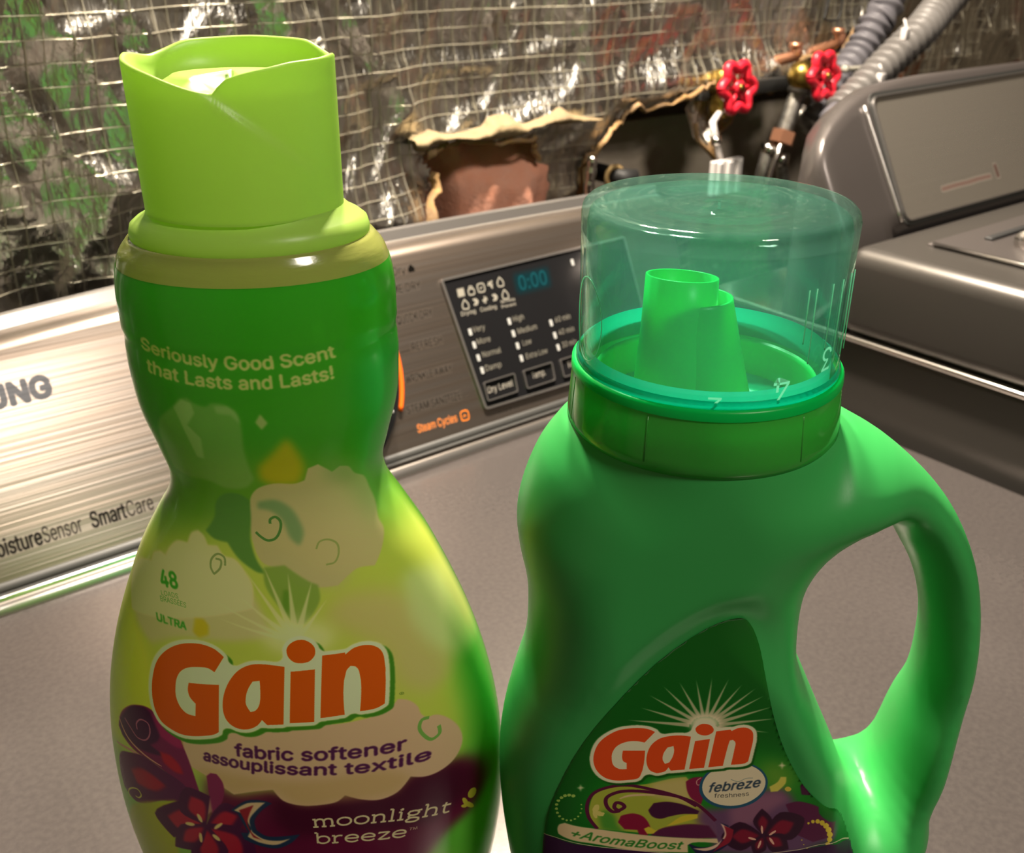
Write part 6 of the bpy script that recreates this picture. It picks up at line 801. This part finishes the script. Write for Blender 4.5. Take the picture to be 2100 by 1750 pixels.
V,F=loft(R_,True,True); V=np.array(V); V[:128,2]=0.0; 
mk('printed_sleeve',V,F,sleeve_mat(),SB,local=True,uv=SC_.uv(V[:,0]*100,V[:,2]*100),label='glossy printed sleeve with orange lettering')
M['band']=mat('pale_lime_bare_shoulder',(.40,.42,.11),rough=.16,trans=.35,coat=.5,bump=((120,120,500),.15,.001))
R_=sl_rings(22.93,23.55,12,-.012); a,b=loft(R_+[[(x*.90,y*.90,.2362) for x,y,z in R_[-1]]],True); mk('bottle_shoulder',a,b,M['band'],SB,local=True,label='shiny bare lime shoulder above the sleeve')
# flange and tulip cap
def ell(a_,b_,z,m=128): return [(a_/100*cos(2*pi*j/m),b_/100*sin(2*pi*j/m),z/100) for j in range(m)]
R_=[ell(2.78,2.25,23.42),ell(2.86,2.31,23.52),ell(2.88,2.33,23.70),ell(2.83,2.28,23.88),ell(2.68,2.16,24.0),ell(2.48,2.03,24.10),ell(2.30,1.93,24.26)]; a,b=loft(R_,True); mk('cap_flange',a,b,M['lime'],SB,local=True)
NA=220;NZ=70
def rim(ph):
    """rim height of the cup-shaped cap, ph in degrees, front is -90"""
    d=(ph+90+180)%360-180          # 0 front, + to the right
    pts=[(-180,27.86),(-140,27.80),(-125,27.62),(-112,27.52),(-95,27.62),(-80,27.68),(-60,27.58),(-35,27.38),(-12,27.10),(0,26.98),(3,27.12),(8,27.30),(20,27.42),(45,27.58),(70,27.60),(88,27.64),(100,27.58),(112,27.52),(125,27.62),(140,27.80),(180,27.86)]
    k=[math.exp(-(o/5.)**2) for o in range(-12,13,2)]; xs=[p[0] for p in pts]; ys=[p[1] for p in pts]; f_=lambda q:float(np.interp((q+180)%360-180,xs,ys)); sm=sum(w_*f_(d+o) for w_,o in zip(k,range(-12,13,2)))/sum(k); m_=min(1,abs(d-2)/14); return f_(d)*(1-m_)+sm*m_
def overlap(ph,z):
    d=(ph+90+180)%360-180
    # the left petal's edge runs from the notch down to the right and fades out
    zed=27.12-.031*max(0,d+6)-.0*d; e=0
    if -95<d<60:
        s=(zed+ .0)-z; edge=1/(1+math.exp(-min(30,max(-30,s/.045)))) if d>-6 else 1
        fade=max(0,min(1,1-(d-12)/45)) if d>12 else 1; e=edge*fade*(1 if d>-60 else max(0,(d+95)/35))
    return .16*e
V=[]
for i in range(NZ):
    s=i/(NZ-1)
    for j in range(NA):
        ph=-180+360*j/NA; zt=rim(ph); z=24.2+(zt-24.2)*s; tp=1+.015*s; o_=overlap(ph,z); V.append(((2.285*tp+o_)/100*cos(radians(ph)),(1.90*tp+o_)/100*sin(radians(ph)),z/100))
for dz,dr in ((.035,.03),(.03,.09),(-.02,.14)):      # rounded lip
    for j in range(NA):
        ph=-180+360*j/NA; zt=rim(ph)+dz; o_=overlap(ph,rim(ph)); V.append(((2.32+o_-dr)/100*cos(radians(ph)),(1.93+o_-dr)/100*sin(radians(ph)),zt/100))
for k,(dr,zz_) in enumerate(((.2,None),(.28,26.92),(.5,26.97),(.9,27.18),(.98,27.23),(1.2,27.25),(2.25,27.30))):
    for j in range(NA):
        ph=-180+360*j/NA; zt=rim(ph)-.2 if zz_ is None else min(zz_,rim(ph)-.12); f_=max(0,1-dr/2.4); V.append(((2.32*f_)/100*cos(radians(ph)),(1.93*f_)/100*sin(radians(ph)),zt/100))
rows=NZ+3+7; F=[(i*NA+j,i*NA+(j+1)%NA,(i+1)*NA+(j+1)%NA,(i+1)*NA+j) for i in range(rows-1) for j in range(NA)]+[tuple((rows-1)*NA+j for j in range(NA))]
mk('cap',V,F,M['lime'],SB,local=True,label='lime cap moulded like overlapping petals')

# ------------------------------------------------------------------ detergent jug
JB=thing('detergent_jug','green detergent jug with loop handle, orange logo label and clear teal cup','bottle',(.1757,.1513,.0003),-YAW)
h=.11; X=np.arange(-5.6,8.95,h); Yg=np.arange(-3.74,3.76,h); Z=np.arange(-.33,19.7,h)
uu_,T_=jug_fields(*[g.T for g in np.meshgrid(X,Z)])   # arrays (x,z)
u_=np.minimum(uu_,1.0)
def surface_nets(Fv):
    """dual mesh of the zero level of a grid field"""
    nx,ny,nz=Fv.shape; s=Fv<0
    c=np.zeros((nx-1,ny-1,nz-1),int)
    for a in (0,1):
        for b in (0,1):
            for e in (0,1): c+=s[a:nx-1+a,b:ny-1+b,e:nz-1+e]
    act=(c>0)&(c<8); ids=-np.ones(act.shape,int); I=np.argwhere(act); ids[act]=np.arange(len(I))
    acc=np.zeros((len(I),3)); cnt=np.zeros(len(I)); x,y,z=I.T
    cor=[(a,b,e) for a in (0,1) for b in (0,1) for e in (0,1)]
    for p in cor:
        for ax in range(3):
            if p[ax]: continue
            q=list(p); q[ax]=1; f0=Fv[x+p[0],y+p[1],z+p[2]]; f1=Fv[x+q[0],y+q[1],z+q[2]]; m=(f0<0)!=(f1<0); t=f0[m]/(f0[m]-f1[m]); pt=np.tile(np.array(p,float),(m.sum(),1)); pt[:,ax]+=t; acc[m]+=pt; cnt[m]+=1
    Vv=I+acc/cnt[:,None]; Fs=[]
    for ax in range(3):
        o1,o2=[(1,2),(2,0),(0,1)][ax]; sl=[slice(None)]*3; s0=list(sl);s1=list(sl); s0[ax]=slice(0,-1); s1[ax]=slice(1,None)
        ch=s[tuple(s0)]!=s[tuple(s1)]; E=np.argwhere(ch); E=E[(E[:,o1]>0)&(E[:,o2]>0)&(E[:,o1]<Fv.shape[o1]-1)&(E[:,o2]<Fv.shape[o2]-1)]
        ins=s[E[:,0],E[:,1],E[:,2]]
        def g(a,b): q=E.copy(); q[:,o1]-=a; q[:,o2]-=b; return ids[q[:,0],q[:,1],q[:,2]]
        Q=np.stack([g(0,0),g(1,0),g(1,1),g(0,1)],1); Q[~ins]=Q[~ins][:,::-1]; Q=Q[(Q>=0).all(1)]; Fs.append(Q)
    return Vv,np.concatenate(Fs)
ZZ=Z[None,None,:]
seam=.035*np.exp(-(Yg[None,:,None]/.07)**2)
Fv=np.sqrt((1-u_[:,None,:])**2+(Yg[None,:,None]/T_[:,None,:])**2+1e-9)-1
Fv=np.maximum(Fv,(ZZ-19.35)*.3)
Vj,Fj=surface_nets(Fv); Vj=Vj*h+np.array([X[0],Yg[0],Z[0]])
# relax the dual mesh a little, then stand it on its base
for it_ in range(3):
    s_=np.zeros_like(Vj); n_=np.zeros(len(Vj))
    for a,b in ((0,1),(1,2),(2,3),(3,0)): np.add.at(s_,Fj[:,a],Vj[Fj[:,b]]); np.add.at(n_,Fj[:,a],1); np.add.at(s_,Fj[:,b],Vj[Fj[:,a]]); np.add.at(n_,Fj[:,b],1)
    Vj=.45*Vj+.55*s_/n_[:,None]
Vj[:,2]-=Vj[:,2].min()
mk('jug_body',Vj/100,Fj,M['jug'],JB,local=True)
# detergent inside, up to the fill line seen through the wall
ins_=np.minimum((uu_-.14)/.86,1.0); Fl=np.sqrt((1-ins_[:,None,:])**2+(Yg[None,:,None]/(T_[:,None,:]-.25))**2+1e-9)-1; Fl=np.maximum(np.maximum(Fl,(ZZ-15.05)*.3),(X[:,None,None]-4.2)*.3*(ZZ>9))
Vl,Fq=surface_nets(Fl[::2,::2,::2]); Vl=Vl*h*2+np.array([X[0],Yg[0],Z[0]]); mk('detergent',Vl/100,Fq,M['liquid'],JB,local=True,label='darker liquid inside up to the shoulder line')
# label patch following the front face
JC=Canvas(-4.2,5.9,.8,15.4,120)
JC.im[...,:3]=np.array([3,84,15])/255; JC.im[...,3]=1
JC.run(ART_J)
JC.im[...,:3]=np.clip(JC.im[...,:3]*1.30,0,1)   # ink density
lx=np.arange(-4.1,5.8,.08); lz=np.arange(.9,15.3,.08); LX,LZ=np.meshgrid(lx,lz)
dd=sdist(LABELS,LX,LZ); u2,T2=jug_fields(LX,LZ); u2=np.clip(u2,0,1); LY=-T2*np.sqrt(np.clip(1-(1-u2)**2,0,1))-.034
idx=np.arange(LX.size).reshape(LX.shape)
# pull the ragged border cells onto the outline
gz_,gx_=np.gradient(dd,.08); gn=np.hypot(gx_,gz_)+1e-9; near=(dd<0)&(dd>-.12); LX=np.where(near,LX-gx_/gn*dd,LX); LZ=np.where(near,LZ-gz_/gn*dd,LZ); dd=np.where(near,0.001,dd)
q=np.stack([idx[:-1,:-1],idx[:-1,1:],idx[1:,1:],idx[1:,:-1]],-1).reshape(-1,4); ok=(dd.reshape(-1)[q]>=0).all(1)
V=np.stack([LX,LY,LZ],-1).reshape(-1,3)
M['jlab']=mat('printed_jug_label','0a5c16',rough=.38,trans=.06,coat=.0,img=JC.image('jug_print'),spec=.45)
uq=np.unique(q[ok]); remap=-np.ones(len(V),int); remap[uq]=np.arange(len(uq)); 
mk('label',V[uq]/100,remap[q[ok]],M['jlab'],JB,local=True,uv=JC.uv(V[uq,0],V[uq,2]),label='dark green front label with orange lettering')
# collar, well, spout
a,b=lathe([(3.10,19.1),(3.26,19.16),(3.34,19.3),(3.33,19.5),(3.24,20.62),(3.19,20.74),(3.12,20.78),(3.06,20.7)],n=120); mk('collar',np.array(a)/100,b,M['collar'],JB,local=True,label='glossy dark green ring under the cup')
for t in (-122,-58,-170,-8,30,150,90):
    c_,s_=cos(radians(t)),sin(radians(t)); r0=3.29; v,f=tube([((r0+.04)*c_/100,(r0+.04)*s_/100,.1940),((r0-.045)*c_/100,(r0-.045)*s_/100,.2050)],.00018,6); mk('grip_rib',v,f,M['collar'],JB,local=True)
a,b=lathe([(3.07,20.72),(3.02,20.6),(2.97,20.3),(2.90,19.8),(2.7,19.5),(2.2,19.42),(1.0,19.4),(.9,18.9),(.05,18.9)],n=96); mk('drain_well',np.array(a)/100,b,M['well'],JB,local=True)
a,b=lathe([(3.27,20.58),(3.26,20.76),(3.19,20.84),(3.12,20.80)],n=96); mk('collar_glow_ring',np.array(a)/100,b,M['spout'],JB,local=True,label='bright green ring added for the glow at the collar edge')  # glow under the cup imitated by an added ring in brighter green
a,b=lathe([(2.62,19.4),(2.62,20.3),(2.68,20.45),(2.76,20.3),(2.80,19.6)],n=96); mk('drain_lip',np.array(a)/100,b,M['spout'],JB,local=True)
V=[];ns=72
for r,z0_,lean in ((1.06,19.3,0),(.98,20.4,0),(.90,21.6,0),(.86,1,1),(.80,1,1),(.78,20.6,0)):
    for j in range(ns):
        a_=2*pi*j/ns; z=(22.85-.10*sin(a_)*1.0-.05*cos(a_)) if lean else z0_; xo=-.72; V.append(((xo+r*cos(a_))/100,(r*sin(a_))/100,z/100))
F=[(i*ns+j,i*ns+(j+1)%ns,(i+1)*ns+(j+1)%ns,(i+1)*ns+j) for i in range(5) for j in range(ns)]; sp_=mk('pour_spout',V,F,M['spout'],JB,local=True,label='bright green spout seen through the clear cup')
V=[]
for r,z,xo,bb in ((1.3,19.3,.02,.8),(1.08,20.6,-.12,.85),(.92,22.2,-.37,.9),(.90,22.34,-.38,.9),(.84,22.34,-.38,.9),(.84,20,-.38,.9)):
    for j in range(ns): a_=2*pi*j/ns; V.append(((xo+r*cos(a_))/100,(r*bb*sin(a_))/100,z/100))
mk('spout_trough',V,F,M['spout'],sp_,local=True)
# measuring cup turned over the spout
cz_=24.32
pr=[(3.08,20.6),(3.09,20.75),(3.10,21.2),(3.13,23.9),(3.14,24.35),(3.10,24.52),(3.0,24.62),(2.85,24.64),(2.3,24.59),(1.55,24.56),(1.45,24.52),(.9,24.51),(.3,24.54),(.16,24.60),(.04,24.60)]
pi_=[(.04,24.42),(.6,24.38),(1.4,24.40),(2.2,24.45),(2.78,24.48),(2.94,24.38),(3.0,24.1),(2.98,21.2),(2.96,20.6)]
a,b=lathe(pr+pi_+[pr[0]],n=128)
cup=mk('measuring_cup',np.array(a)/100,b,M['cup'],JB,local=True,label='clear teal measuring cup turned upside down as the cap')
M['teal']=mat('teal_residue',(.0,.50,.32),rough=.15,trans=.6,coat=.3)
a,b=lathe([(3.02,20.6),(3.15,20.66),(3.16,20.92),(3.10,21.0)],n=96); sub(cup,'cup_lip',np.array(a)/100,b,M['teal'],(0,0,0),label='darker teal band at the rim of the cup')
a,b=lathe([(2.94,20.4),(2.93,20.9),(2.91,21.15)],n=96); sub(cup,'inner_skirt',np.array(a)/100,b,M['teal'],(0,0,0))
# moulded measuring marks on the wall
def mark(text,deg,z,hh,flip=True):
    V_,E_=glyph_edges(text); cu=bpy.data.curves.new('m','FONT'); cu.body=text; cu.resolution_u=3; 
    if _font: cu.font=_font
    ob=bpy.data.objects.new('m',cu); COL.objects.link(ob); dg=bpy.context.evaluated_depsgraph_get(); dg.update(); me=ob.evaluated_get(dg).to_mesh(); vv=np.array([v.co[:] for v in me.vertices]); ff=[tuple(p.vertices) for p in me.polygons]; ob.evaluated_get(dg).to_mesh_clear(); bpy.data.objects.remove(ob); bpy.data.curves.remove(cu)
    x=vv[:,0]-vv[:,0].mean(); y=vv[:,1]; k=hh/CAPH
    if flip: x=-x; y=CAPH-y
    a_=radians(deg)+x*k/3.12; o=np.stack([3.122*np.cos(a_),3.122*np.sin(a_),z+y*k],1)/100; sub(cup,'measure_mark',o,[f[::-1] for f in ff],M['mark'],(0,0,0))
mark('4',-70,20.95,.55); mark('3',-45,21.35,.55); mark('2',-97,20.65,.45)
for dg_,z0_,z1_ in ((-62,22.2,23.4),(-58,21.7,23.4),(-48,21.9,23.4),(-40,21.6,23.4),(-30,21.5,23.4),(-18,21.4,23.3)):
    c_,s_=cos(radians(dg_)),sin(radians(dg_)); v,f=tube([(.0314*c_,.0314*s_,z0_/100),(.0314*c_,.0314*s_,z1_/100)],.00012,6); sub(cup,'wall_rib',v,f,M['mark'],(0,0,0))
oP=[(3.14*cos(radians(-163+13*cos(t))),3.14*sin(radians(-163+13*cos(t))),22.1+1.0*sin(t)) for t in np.linspace(0,2*pi,40)]
v,f=tube([np.array(p)/100 for p in oP],.00012,6,False); sub(cup,'moulded_oval',v,f,M['mark'],(0,0,0))
